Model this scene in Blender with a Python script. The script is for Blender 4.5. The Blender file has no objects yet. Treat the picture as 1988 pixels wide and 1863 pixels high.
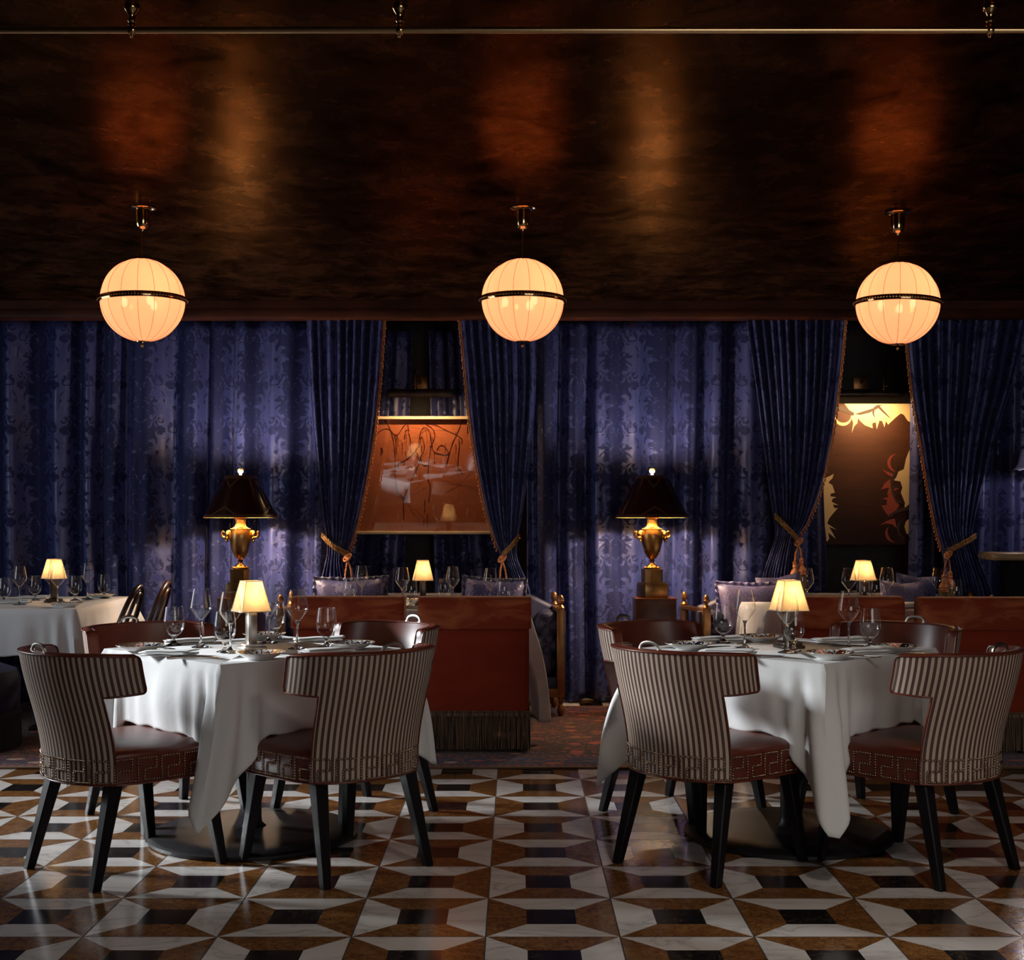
import bpy, bmesh, math, random
from math import sin, cos, pi, sqrt, radians
from mathutils import Vector, Matrix, noise as mnoise

scene = bpy.context.scene
COL = scene.collection
random.seed(7)

# ------------------------------------------------------------------ camera model
F, CX, CY, CH = 2557.0, 1001.0, 1012.0, 1.26     # focal length in pixels, vanishing point, eye height

def at(x, y, d):
    """point at distance d that the photo shows at pixel x, y"""
    return Vector(((x - CX) * d / F, d, CH - (y - CY) * d / F))

def lie(x, y, h):
    """point at height h that the photo shows at pixel x, y"""
    d = (CH - h) * F / (y - CY)
    return Vector(((x - CX) * d / F, d, h))

cam_d = bpy.data.cameras.new('camera')
cam = bpy.data.objects.new('camera', cam_d)
COL.objects.link(cam)
cam.location = (0, 0, CH)
cam.rotation_euler = (pi / 2, 0, 0)
cam_d.sensor_width = 36.0
cam_d.sensor_fit = 'HORIZONTAL'
cam_d.lens = F / 1988.0 * 36.0
cam_d.shift_x = (994.0 - CX) / 1988.0
cam_d.shift_y = (CY - 931.5) / 1988.0
cam_d.clip_start = 0.05
scene.camera = cam

vs = scene.view_settings
vs.view_transform = 'Standard'
vs.look = 'None'
vs.gamma = 1.0
vs.exposure = 0.0
vs.use_curve_mapping = False
scene.cycles.max_bounces = 10
scene.cycles.diffuse_bounces = 4
scene.cycles.glossy_bounces = 4
scene.cycles.transmission_bounces = 8
scene.cycles.transparent_max_bounces = 32
scene.cycles.caustics_reflective = False
scene.cycles.caustics_refractive = False
scene.cycles.sample_clamp_indirect = 30.0

# ------------------------------------------------------------------ mesh builder
class MB:
    def __init__(s):
        s.v, s.f, s.uv, s.mi = [], [], [], []

    def add(s, verts, faces, uv=None, mi=0, M=None):
        b = len(s.v)
        for i, p in enumerate(verts):
            p = Vector(p)
            s.v.append(M @ p if M is not None else p)
            s.uv.append(uv[i] if uv else (0.0, 0.0))
        for f in faces:
            s.f.append([b + i for i in f])
            s.mi.append(mi)
        return s

    def box(s, c, d, bev=0.0, mi=0, M=None, seg=2):
        bm = bmesh.new()
        bmesh.ops.create_cube(bm, size=1.0)
        for v in bm.verts:
            v.co = Vector((v.co.x * d[0], v.co.y * d[1], v.co.z * d[2])) + Vector(c)
        if bev > 0:
            bmesh.ops.bevel(bm, geom=bm.edges[:], offset=bev, segments=seg, profile=0.5, affect='EDGES')
        bm.verts.index_update()
        s.add([v.co.copy() for v in bm.verts], [[v.index for v in f.verts] for f in bm.faces], mi=mi, M=M)
        bm.free()
        return s

    def lathe(s, prof, seg=32, mi=0, M=None, sx=1.0, sy=1.0):
        verts, faces, uv = [], [], []
        n = len(prof)
        for i, (r, z) in enumerate(prof):
            for k in range(seg):
                a = 2 * pi * k / seg
                verts.append((r * cos(a) * sx, r * sin(a) * sy, z))
                uv.append((k / seg, i / max(1, n - 1)))
        for i in range(n - 1):
            for k in range(seg):
                k2 = (k + 1) % seg
                faces.append([i * seg + k, i * seg + k2, (i + 1) * seg + k2, (i + 1) * seg + k])
        if prof[0][0] > 1e-6 and prof[0] != prof[-1]:
            faces.append([k for k in reversed(range(seg))])
        if prof[-1][0] > 1e-6 and prof[0] != prof[-1]:
            faces.append([(n - 1) * seg + k for k in range(seg)])
        return s.add(verts, faces, uv, mi, M)

    def shell(s, prof, seg=32, mi=0, M=None):
        """open surface of revolution, no end caps"""
        verts, faces, uv = [], [], []
        n = len(prof)
        for i, (r, z) in enumerate(prof):
            for k in range(seg):
                a = 2 * pi * k / seg
                verts.append((r * cos(a), r * sin(a), z))
                uv.append((k / seg, i / max(1, n - 1)))
        for i in range(n - 1):
            for k in range(seg):
                k2 = (k + 1) % seg
                faces.append([i * seg + k, i * seg + k2, (i + 1) * seg + k2, (i + 1) * seg + k])
        return s.add(verts, faces, uv, mi, M)

    def tube(s, pts, r, seg=8, closed=False, mi=0, M=None, caps=True, flat=1.0):
        pts = [Vector(p) for p in pts]
        n = len(pts)
        rs = r if isinstance(r, (list, tuple)) else [r] * n
        tang = []
        for i in range(n):
            if closed:
                t = pts[(i + 1) % n] - pts[i - 1]
            else:
                t = pts[min(i + 1, n - 1)] - pts[max(i - 1, 0)]
            if t.length < 1e-9:
                t = Vector((0, 0, 1))
            tang.append(t.normalized())
        up = Vector((0, 0, 1)) if abs(tang[0].z) < 0.9 else Vector((0, 1, 0))
        nrm = (up - tang[0] * up.dot(tang[0])).normalized()
        verts, faces = [], []
        for i in range(n):
            nrm = nrm - tang[i] * nrm.dot(tang[i])
            nrm.normalize()
            bi = tang[i].cross(nrm)
            for k in range(seg):
                a = 2 * pi * k / seg
                verts.append(pts[i] + nrm * (cos(a) * rs[i]) + bi * (sin(a) * rs[i] * flat))
        m = n if closed else n - 1
        for i in range(m):
            j = (i + 1) % n
            for k in range(seg):
                k2 = (k + 1) % seg
                faces.append([i * seg + k, i * seg + k2, j * seg + k2, j * seg + k])
        if caps and not closed:
            faces.append([k for k in reversed(range(seg))])
            faces.append([(n - 1) * seg + k for k in range(seg)])
        return s.add(verts, faces, mi=mi, M=M)

    def rope(s, pts, r, pitch=0.03, strands=2, seg=6, mi=0, M=None):
        """twisted cord along a path"""
        pts = resample([Vector(p) for p in pts], pitch / 6.0)
        n = len(pts)
        for q in range(strands):
            out = []
            nrm = None
            for i in range(n):
                t = (pts[min(i + 1, n - 1)] - pts[max(i - 1, 0)]).normalized()
                if nrm is None:
                    up = Vector((0, 0, 1)) if abs(t.z) < 0.9 else Vector((0, 1, 0))
                    nrm = up
                nrm = (nrm - t * nrm.dot(t)).normalized()
                bi = t.cross(nrm)
                a = 2 * pi * (i / 6.0 + q / strands)
                out.append(pts[i] + (nrm * cos(a) + bi * sin(a)) * r * 0.5)
            s.tube(out, r * 0.62, seg=seg, mi=mi, M=M)
        return s

    def ball(s, c, r, seg=12, rings=8, mi=0, M=None):
        if not isinstance(r, (tuple, list)):
            r = (r, r, r)
        verts, faces = [], []
        verts.append(Vector(c) + Vector((0, 0, -r[2])))
        for i in range(1, rings):
            th = pi * i / rings
            for k in range(seg):
                a = 2 * pi * k / seg
                verts.append(Vector(c) + Vector((r[0] * sin(th) * cos(a), r[1] * sin(th) * sin(a), -r[2] * cos(th))))
        verts.append(Vector(c) + Vector((0, 0, r[2])))
        for k in range(seg):
            faces.append([0, 1 + (k + 1) % seg, 1 + k])
        for i in range(rings - 2):
            for k in range(seg):
                k2 = (k + 1) % seg
                faces.append([1 + i * seg + k, 1 + i * seg + k2, 1 + (i + 1) * seg + k2, 1 + (i + 1) * seg + k])
        L = len(verts) - 1
        b = 1 + (rings - 2) * seg
        for k in range(seg):
            faces.append([b + k, b + (k + 1) % seg, L])
        return s.add(verts, faces, mi=mi, M=M)

    def grid(s, rows, uvrows=None, mi=0, M=None, flip=False, closed=False):
        nr, nc = len(rows), len(rows[0])
        verts = [p for r in rows for p in r]
        uv = [q for r in uvrows for q in r] if uvrows else None
        faces = []
        m = nc if closed else nc - 1
        for i in range(nr - 1):
            for k in range(m):
                k2 = (k + 1) % nc
                q = [i * nc + k, i * nc + k2, (i + 1) * nc + k2, (i + 1) * nc + k]
                faces.append(q[::-1] if flip else q)
        return s.add(verts, faces, uv, mi, M)

    def prism(s, poly, z0, z1, mi=0, M=None):
        n = len(poly)
        verts = [(p[0], p[1], z0) for p in poly] + [(p[0], p[1], z1) for p in poly]
        faces = [[i for i in reversed(range(n))], [n + i for i in range(n)]]
        for i in range(n):
            j = (i + 1) % n
            faces.append([i, j, n + j, n + i])
        return s.add(verts, faces, mi=mi, M=M)

    def build(s, name, mats, parent=None, loc=None, rotz=None, sharp=40, solid=0.0):
        me = bpy.data.meshes.new(name)
        me.from_pydata([tuple(v) for v in s.v], [], s.f)
        uvl = me.uv_layers.new(name='UVMap')
        for poly in me.polygons:
            for li in poly.loop_indices:
                uvl.data[li].uv = s.uv[me.loops[li].vertex_index]
        if not isinstance(mats, (list, tuple)):
            mats = [mats]
        for m in mats:
            me.materials.append(m)
        for i, p in enumerate(me.polygons):
            p.material_index = s.mi[i]
            p.use_smooth = True
        me.set_sharp_from_angle(angle=radians(sharp))
        bm = bmesh.new()
        bm.from_mesh(me)
        bmesh.ops.recalc_face_normals(bm, faces=bm.faces[:])
        bm.to_mesh(me)
        bm.free()
        me.update()
        o = bpy.data.objects.new(name, me)
        COL.objects.link(o)
        if parent is not None:
            o.parent = parent
        if loc is not None:
            o.location = loc
        if rotz is not None:
            o.rotation_euler = (0, 0, rotz)
        if solid:
            md = o.modifiers.new('thickness', 'SOLIDIFY')
            md.thickness = solid
            md.offset = 0
        return o

def resample(pts, step):
    out = [pts[0]]
    acc = 0.0
    for a, b in zip(pts[:-1], pts[1:]):
        L = (b - a).length
        d = step - acc
        while d <= L:
            out.append(a.lerp(b, d / L))
            d += step
        acc = L - (d - step)
    out.append(pts[-1])
    return out

def curve(pts, n=8):
    """Catmull-Rom through points of any dimension"""
    pts = [tuple(p) for p in pts]
    out = []
    for i in range(len(pts) - 1):
        p0, p1, p2, p3 = pts[max(i - 1, 0)], pts[i], pts[i + 1], pts[min(i + 2, len(pts) - 1)]
        for k in range(n):
            t = k / n
            out.append(tuple(0.5 * (2 * b + (c - a) * t + (2 * a - 5 * b + 4 * c - d) * t * t + (3 * b - a - 3 * c + d) * t ** 3)
                             for a, b, c, d in zip(p0, p1, p2, p3)))
    out.append(pts[-1])
    return out

def interp(tab, y):
    """x at y from a table of (y, x) rows, smooth"""
    if y <= tab[0][0]:
        return tab[0][1]
    for i in range(len(tab) - 1):
        if y <= tab[i + 1][0]:
            y0, x0 = tab[i]
            y1, x1 = tab[i + 1]
            m0 = (x1 - tab[i - 1][1]) / (y1 - tab[i - 1][0]) if i > 0 else (x1 - x0) / (y1 - y0)
            m1 = (tab[i + 2][1] - x0) / (tab[i + 2][0] - y0) if i + 2 < len(tab) else (x1 - x0) / (y1 - y0)
            h = y1 - y0
            t = (y - y0) / h
            return ((2 * t ** 3 - 3 * t * t + 1) * x0 + (t ** 3 - 2 * t * t + t) * h * m0 +
                    (-2 * t ** 3 + 3 * t * t) * x1 + (t ** 3 - t * t) * h * m1)
    return tab[-1][1]

def sstep(a, b, x):
    t = max(0.0, min(1.0, (x - a) / (b - a)))
    return t * t * (3 - 2 * t)

# ------------------------------------------------------------------ things, parts, copies
def tag(o, label=None, cat=None, group=None, kind=None):
    if label: o['label'] = label
    if cat: o['category'] = cat
    if group: o['group'] = group
    if kind: o['kind'] = kind
    return o

def thing(name, label, cat, loc=(0, 0, 0), rotz=0.0, group=None):
    o = bpy.data.objects.new(name, None)
    o.empty_display_size = 0.05
    COL.objects.link(o)
    o.location = loc
    o.rotation_euler = (0, 0, rotz)
    return tag(o, label, cat, group)

def struct(name, mb, mat, **kw):
    return tag(mb.build(name, mat, **kw), kind='structure')

def dup(root, loc, rotz, label=None, group=None):
    r = root.copy()
    COL.objects.link(r)
    r.location = loc
    r.rotation_euler = (0, 0, rotz)
    if label: r['label'] = label
    if group: r['group'] = group
    for ch in list(root.children):
        c = ch.copy()
        COL.objects.link(c)
        c.parent = r
        for g in ch.children:
            d = g.copy()
            COL.objects.link(d)
            d.parent = c
    return r

def bulb(name, parent, loc, power, color, size=0.02):
    l = bpy.data.lights.new(name, 'POINT')
    l.energy = power
    l.color = color
    l.shadow_soft_size = size
    o = bpy.data.objects.new(name, l)
    COL.objects.link(o)
    o.parent = parent
    o.location = loc
    return o
# ------------------------------------------------------------------ materials
class NT:
    """small helper around a node tree"""
    def __init__(s, name):
        s.m = bpy.data.materials.new(name)
        s.m.use_nodes = True
        s.t = s.m.node_tree
        s.t.nodes.clear()
        s.out = s.t.nodes.new('ShaderNodeOutputMaterial')

    def n(s, kind, **kw):
        nd = s.t.nodes.new(kind)
        for k, v in kw.items():
            setattr(nd, k, v)
        return nd

    def put(s, sock, v):
        if isinstance(v, bpy.types.NodeSocket):
            s.t.links.new(v, sock)
        elif v is not None:
            if sock.type == 'RGBA' and len(v) == 3:
                v = (*v, 1.0)
            sock.default_value = v

    def math(s, op, a, b=None, c=None, clamp=False):
        nd = s.n('ShaderNodeMath', operation=op, use_clamp=clamp)
        s.put(nd.inputs[0], a)
        if b is not None: s.put(nd.inputs[1], b)
        if c is not None: s.put(nd.inputs[2], c)
        return nd.outputs[0]

    def mix(s, fac, a, b, mode='MIX'):
        nd = s.n('ShaderNodeMix', data_type='RGBA', blend_type=mode)
        s.put(nd.inputs[0], fac)
        s.put(nd.inputs[6], a)
        s.put(nd.inputs[7], b)
        return nd.outputs[2]

    def mixf(s, fac, a, b):
        nd = s.n('ShaderNodeMix', data_type='FLOAT')
        s.put(nd.inputs[0], fac)
        s.put(nd.inputs[2], a)
        s.put(nd.inputs[3], b)
        return nd.outputs[0]

    def ramp(s, fac, stops, interp='LINEAR'):
        nd = s.n('ShaderNodeValToRGB')
        cr = nd.color_ramp
        cr.interpolation = interp
        while len(cr.elements) > 1:
            cr.elements.remove(cr.elements[-1])
        for i, (p, c) in enumerate(stops):
            e = cr.elements[0] if i == 0 else cr.elements.new(p)
            e.position = p
            e.color = (*c, 1.0) if len(c) == 3 else c
        s.put(nd.inputs[0], fac)
        return nd.outputs[0]

    def coord(s, which='Object'):
        return s.n('ShaderNodeTexCoord').outputs[which]

    def mapping(s, vec, scale=(1, 1, 1), rot=(0, 0, 0), loc=(0, 0, 0)):
        nd = s.n('ShaderNodeMapping')
        s.put(nd.inputs[0], vec)
        nd.inputs['Location'].default_value = loc
        nd.inputs['Rotation'].default_value = rot
        nd.inputs['Scale'].default_value = scale
        return nd.outputs[0]

    def noise(s, vec, scale=5.0, detail=3.0, rough=0.5, dist=0.0):
        nd = s.n('ShaderNodeTexNoise')
        if vec is not None: s.put(nd.inputs['Vector'], vec)
        s.put(nd.inputs['Scale'], scale)
        nd.inputs['Detail'].default_value = detail
        nd.inputs['Roughness'].default_value = rough
        nd.inputs['Distortion'].default_value = dist
        return nd.outputs[0]

    def voronoi(s, vec, scale=5.0, feature='F1', out='Distance'):
        nd = s.n('ShaderNodeTexVoronoi', feature=feature)
        if vec is not None: s.put(nd.inputs['Vector'], vec)
        nd.inputs['Scale'].default_value = scale
        return nd.outputs[out]

    def sep(s, vec):
        nd = s.n('ShaderNodeSeparateXYZ')
        s.put(nd.inputs[0], vec)
        return nd.outputs

    def comb(s, x, y, z):
        nd = s.n('ShaderNodeCombineXYZ')
        s.put(nd.inputs[0], x); s.put(nd.inputs[1], y); s.put(nd.inputs[2], z)
        return nd.outputs[0]

    def bump(s, h, strength=0.3, dist=0.01, normal=None):
        nd = s.n('ShaderNodeBump')
        nd.inputs['Strength'].default_value = strength
        nd.inputs['Distance'].default_value = dist
        s.put(nd.inputs['Height'], h)
        if normal is not None: s.put(nd.inputs['Normal'], normal)
        return nd.outputs[0]

    def bsdf(s, color=None, rough=0.5, metal=0.0, spec=0.5, normal=None, **kw):
        nd = s.n('ShaderNodeBsdfPrincipled')
        s.put(nd.inputs['Base Color'], color)
        s.put(nd.inputs['Roughness'], rough)
        s.put(nd.inputs['Metallic'], metal)
        s.put(nd.inputs['Specular IOR Level'], spec)
        if normal is not None: s.put(nd.inputs['Normal'], normal)
        for k, v in kw.items():
            s.put(nd.inputs[k], v)
        return nd.outputs[0]

    def done(s, shader):
        s.t.links.new(shader, s.out.inputs[0])
        return s.m

def simple(name, color, rough=0.5, metal=0.0, spec=0.5, **kw):
    t = NT(name)
    return t.done(t.bsdf(color, rough, metal, spec, **kw))

def speckled(name, c1, c2, rough=0.5, scale=20.0, metal=0.0, spec=0.5, bump=0.0, stretch=(1, 1, 1), detail=4.0, lo=0.35, hi=0.65, **kw):
    t = NT(name)
    v = t.mapping(t.coord(), scale=stretch)
    f = t.noise(v, scale, detail)
    c = t.ramp(f, [(lo, c1), (hi, c2)])
    nm = t.bump(f, bump, 0.004) if bump else None
    return t.done(t.bsdf(c, rough, metal, spec, nm, **kw))

def m_floor():
    t = NT('marble_floor')
    T = 0.4076
    co = t.coord()
    x, y, z = t.sep(co)
    u = t.math('DIVIDE', t.math('ADD', x, 0.0907), T)
    v = t.math('DIVIDE', t.math('SUBTRACT', y, 4.405), T)
    iu, iv = t.math('FLOOR', u), t.math('FLOOR', v)
    fu = t.math('SUBTRACT', t.math('SUBTRACT', u, iu), 0.5)
    fv = t.math('SUBTRACT', t.math('SUBTRACT', v, iv), 0.5)
    au, av = t.math('ABSOLUTE', fu), t.math('ABSOLUTE', fv)
    par = t.math('FLOORED_MODULO', t.math('ADD', iu, iv), 2.0)
    hor = t.math('GREATER_THAN', au, av)
    white = t.math('ABSOLUTE', t.math('SUBTRACT', hor, par))
    centre = t.math('LESS_THAN', t.math('MAXIMUM', au, av), 0.192)
    su = t.math('GREATER_THAN', fu, 0.0)
    sv = t.math('GREATER_THAN', fv, 0.0)
    side = t.mixf(hor, t.math('ADD', sv, 2.0), su)
    wn = t.n('ShaderNodeTexWhiteNoise', noise_dimensions='3D')
    t.put(wn.inputs['Vector'], t.comb(iu, iv, side))
    rnd = wn.outputs['Value']
    off = t.math('MULTIPLY', rnd, 37.0)
    pv = t.n('ShaderNodeVectorMath', operation='ADD')
    t.put(pv.inputs[0], co)
    t.put(pv.inputs[1], t.comb(off, off, off))
    p = pv.outputs[0]
    # white marble with grey and rust veins
    n1 = t.noise(t.mapping(p, scale=(1.0, 2.4, 1), rot=(0, 0, 0.5)), 2.3, 5, 0.55, 0.9)
    vein = t.math('ABSOLUTE', t.math('SUBTRACT', n1, 0.5))
    wcol = t.ramp(vein, [(0.0, (0.40, 0.36, 0.34)), (0.012, (0.66, 0.63, 0.61)), (0.07, (0.80, 0.77, 0.745))])
    wcol = t.mix(t.math('MULTIPLY', t.noise(p, 2.5, 3), 0.5), wcol, (0.70, 0.63, 0.57))
    wcol = t.mix(t.math('MULTIPLY', rnd, 0.30), wcol, (0.60, 0.55, 0.51))
    # brown mottled marble
    n2 = t.noise(p, 26.0, 6, 0.65, 0.8)
    bcol = t.ramp(n2, [(0.32, (0.12, 0.046, 0.014)), (0.5, (0.235, 0.100, 0.030)), (0.66, (0.33, 0.155, 0.052))])
    ve = t.voronoi(t.mapping(p, scale=(1.0, 1.4, 1)), 34.0, 'DISTANCE_TO_EDGE')
    bcol = t.mix(t.math('MULTIPLY', t.math('LESS_THAN', ve, 0.05), 0.45), bcol, (0.05, 0.02, 0.008))
    bcol = t.mix(t.math('MULTIPLY', rnd, 0.35), bcol, (0.17, 0.068, 0.021))
    # black marble with thin gold veins
    n3 = t.noise(p, 9.0, 5, 0.6, 1.5)
    gv = t.math('LESS_THAN', t.math('ABSOLUTE', t.math('SUBTRACT', n3, 0.5)), 0.006)
    kcol = t.mix(t.math('MULTIPLY', gv, 0.6), (0.009, 0.0085, 0.010), (0.20, 0.12, 0.05))
    col = t.mix(white, bcol, wcol)
    col = t.mix(centre, col, kcol)
    edge = t.math('MAXIMUM', au, av)
    gr = t.math('GREATER_THAN', edge, 0.4945)
    col = t.mix(gr, col, (0.05, 0.042, 0.036))
    rough = t.mixf(gr, t.math('ADD', 0.10, t.math('MULTIPLY', t.noise(co, 3.0, 3), 0.10)), 0.6)
    nm = t.bump(t.math('SUBTRACT', 1.0, gr), 0.2, 0.001)
    return t.done(t.bsdf(col, rough, 0.0, 0.5, nm))

def m_ceiling():
    t = NT('lacquered_ceiling')
    co = t.coord()
    a = t.noise(t.mapping(co, scale=(1.0, 0.85, 1)), 4.0, 9, 0.70, 0.35)
    b = t.noise(t.mapping(co, scale=(1.0, 0.9, 1)), 11.0, 6, 0.7, 0.25)
    c = t.ramp(a, [(0.38, (0.004, 0.0018, 0.0012)), (0.5, (0.015, 0.0065, 0.0038)), (0.64, (0.034, 0.014, 0.0075))])
    dark = t.ramp(b, [(0.30, (0.12, 0.12, 0.12)), (0.42, (1, 1, 1))])
    c = t.mix(1.0, c, dark, 'MULTIPLY')
    r = t.math('ADD', 0.21, t.math('MULTIPLY', b, 0.10))
    nm = t.bump(t.noise(co, 110.0, 2), 0.22, 0.002, t.bump(b, 0.05, 0.01))
    d = t.n('ShaderNodeBsdfDiffuse'); t.put(d.inputs[0], c); t.put(d.inputs['Normal'], nm)
    g = t.n('ShaderNodeBsdfGlossy'); t.put(g.inputs['Roughness'], r); t.put(g.inputs['Normal'], nm)
    t.put(g.inputs['Color'], t.mix(1.0, (0.078, 0.033, 0.0100), t.ramp(a, [(0.34, (0.30, 0.30, 0.30)), (0.60, (1, 1, 1))]), 'MULTIPLY'))
    ad = t.n('ShaderNodeAddShader')
    t.t.links.new(d.outputs[0], ad.inputs[0]); t.t.links.new(g.outputs[0], ad.inputs[1])
    return t.done(ad.outputs[0])

def damask(t, scale=1.0):
    """symmetric flower and leaf figure: 1 on the motif, 0 on the satin ground; also a fine vein height"""
    W, H = 0.40 * scale, 0.64 * scale
    uvx = t.sep(t.n('ShaderNodeUVMap').outputs[0])
    U = t.math('DIVIDE', uvx[0], W)
    colm = t.math('FLOOR', U)
    fu = t.math('MULTIPLY', t.math('ABSOLUTE', t.math('SUBTRACT', t.math('SUBTRACT', U, colm), 0.5)), 2.0)
    V = t.math('ADD', t.math('DIVIDE', uvx[1], H), t.math('MULTIPLY', t.math('FLOORED_MODULO', colm, 2.0), 0.5))
    ang = t.math('MULTIPLY', V, 2 * pi)
    R = H / (2 * pi)
    vec = t.comb(t.math('MULTIPLY', fu, W * 0.5), t.math('MULTIPLY', t.math('COSINE', ang), R), t.math('MULTIPLY', t.math('SINE', ang), R))
    n = t.noise(vec, 14.5 / scale, 4.0, 0.55, 1.1)
    ring = t.voronoi(vec, 26.0 / scale)
    body = t.math('MULTIPLY', t.math('ADD', t.math('COSINE', t.math('MULTIPLY', fu, pi)), 0.25), 0.11)
    val = t.math('ADD', n, body)
    val = t.math('SUBTRACT', val, t.math('MULTIPLY', t.math('LESS_THAN', ring, 0.14), 0.25))
    motif = t.n('ShaderNodeMapRange', interpolation_type='SMOOTHSTEP')
    t.put(motif.inputs[0], val)
    motif.inputs[1].default_value = 0.470
    motif.inputs[2].default_value = 0.528
    leaf = t.math('ABSOLUTE', t.math('SINE', t.math('MULTIPLY', val, 46.0)))
    return motif.outputs[0], leaf

def m_damask(name, ground, motif, scale=1.0, rg=0.36, rm=0.62, sheen=0.25):
    t = NT(name)
    m, leaf = damask(t, scale)
    fine = t.noise(t.mapping(t.n('ShaderNodeUVMap').outputs[0], scale=(22, 9, 1)), 7.0, 4, 0.6)
    g = t.mix(fine, ground, tuple(c * 1.35 for c in ground))
    mo = t.mix(t.math('MULTIPLY', leaf, 0.5), motif, tuple(c * 1.7 for c in motif))
    c = t.mix(m, g, mo)
    r = t.mixf(m, rg, rm)
    h = t.math('ADD', t.math('MULTIPLY', m, 0.40), t.math('ADD', t.math('MULTIPLY', leaf, 0.3), t.math('MULTIPLY', fine, 0.22)))
    nm = t.bump(h, 0.42, 0.004)
    return t.done(t.bsdf(c, r, 0.0, t.mixf(m, 0.85, 0.3), nm, **{'Sheen Weight': sheen, 'Sheen Roughness': 0.4, 'Sheen Tint': (0.45, 0.5, 1.0), 'Specular Tint': (0.80, 0.80, 1.0)}))

def m_stripe():
    t = NT('striped_cloth')
    x = t.sep(t.n('ShaderNodeUVMap').outputs[0])
    per = 0.0212
    k = t.math('DIVIDE', x[0], per)
    f = t.math('FRACT', k)
    on = t.math('GREATER_THAN', f, 0.5)
    alt = t.math('FLOORED_MODULO', t.math('FLOOR', k), 2.0)
    dk = t.mix(alt, (0.060, 0.024, 0.020), (0.058, 0.018, 0.021))
    w = t.noise(t.mapping(t.coord(), scale=(1, 1, 0.25)), 420.0, 2)
    c = t.mix(on, (0.54, 0.43, 0.34), dk)
    c = t.mix(t.math('MULTIPLY', w, 0.35), c, (0.16, 0.11, 0.085))
    return t.done(t.bsdf(c, 0.55, 0.0, 0.35, t.bump(w, 0.25, 0.001)))

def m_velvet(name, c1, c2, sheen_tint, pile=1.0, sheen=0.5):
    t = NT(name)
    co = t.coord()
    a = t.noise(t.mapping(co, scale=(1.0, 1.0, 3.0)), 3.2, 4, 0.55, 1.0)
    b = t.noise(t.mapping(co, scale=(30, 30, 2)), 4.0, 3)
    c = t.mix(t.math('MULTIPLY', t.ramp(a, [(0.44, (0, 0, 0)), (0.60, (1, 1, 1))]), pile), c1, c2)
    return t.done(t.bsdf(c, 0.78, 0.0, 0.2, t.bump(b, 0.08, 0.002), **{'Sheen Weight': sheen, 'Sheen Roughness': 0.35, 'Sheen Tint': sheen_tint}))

def m_glass(name='thin_glass', gain=1.05, base=0.055, tint=(0.985, 0.99, 0.99)):
    t = NT(name)
    lw = t.n('ShaderNodeLayerWeight')
    lw.inputs[0].default_value = 0.5
    sch = t.math('POWER', lw.outputs['Facing'], 3.2)
    k = t.math('ADD', t.math('MULTIPLY', sch, gain), base, clamp=True)
    tr = t.n('ShaderNodeBsdfTransparent')
    t.put(tr.inputs[0], tint)
    gl = t.n('ShaderNodeBsdfGlossy')
    t.put(gl.inputs['Color'], (1, 1, 1))
    t.put(gl.inputs['Roughness'], 0.02)
    mx = t.n('ShaderNodeMixShader')
    t.put(mx.inputs[0], k)
    t.t.links.new(tr.outputs[0], mx.inputs[1])
    t.t.links.new(gl.outputs[0], mx.inputs[2])
    return t.done(mx.outputs[0])

def m_solid_glass():
    t = NT('solid_glass')
    g = t.n('ShaderNodeBsdfGlass')
    t.put(g.inputs['Color'], (0.97, 0.98, 0.98))
    t.put(g.inputs['Roughness'], 0.0)
    g.inputs['IOR'].default_value = 1.45
    return t.done(g.outputs[0])

def m_shade(name, col, glow, pleats=0.0, see=0.0, emit=0.3):
    """lit fabric lamp shade: lets the bulb inside shine through and glows"""
    t = NT(name)
    c = col
    if pleats:
        x = t.sep(t.n('ShaderNodeUVMap').outputs[0])
        w = t.noise(t.comb(t.math('MULTIPLY', x[0], pleats), t.math('MULTIPLY', x[1], 0.6), 0.0), 1.0, 3, 0.6)
        c = t.mix(w, tuple(q * 0.42 for q in col), tuple(min(1, q * 1.15) for q in col))
    d = t.n('ShaderNodeBsdfDiffuse'); t.put(d.inputs[0], c)
    tr = t.n('ShaderNodeBsdfTranslucent'); t.put(tr.inputs[0], c)
    mx = t.n('ShaderNodeMixShader'); mx.inputs[0].default_value = 0.55
    t.t.links.new(d.outputs[0], mx.inputs[1]); t.t.links.new(tr.outputs[0], mx.inputs[2])
    em = t.n('ShaderNodeEmission'); t.put(em.inputs[0], glow if not pleats else t.mix(1.0, c, glow, 'MULTIPLY')); em.inputs[1].default_value = emit
    ad = t.n('ShaderNodeAddShader')
    t.t.links.new(mx.outputs[0], ad.inputs[0]); t.t.links.new(em.outputs[0], ad.inputs[1])
    res = ad.outputs[0]
    if see:
        tp = t.n('ShaderNodeBsdfTransparent')
        m2 = t.n('ShaderNodeMixShader'); m2.inputs[0].default_value = see
        t.t.links.new(res, m2.inputs[1]); t.t.links.new(tp.outputs[0], m2.inputs[2])
        res = m2.outputs[0]
    return t.done(res)

def m_emit(name, col, s):
    t = NT(name)
    em = t.n('ShaderNodeEmission'); t.put(em.inputs[0], col); em.inputs[1].default_value = s
    return t.done(em.outputs[0])

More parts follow.
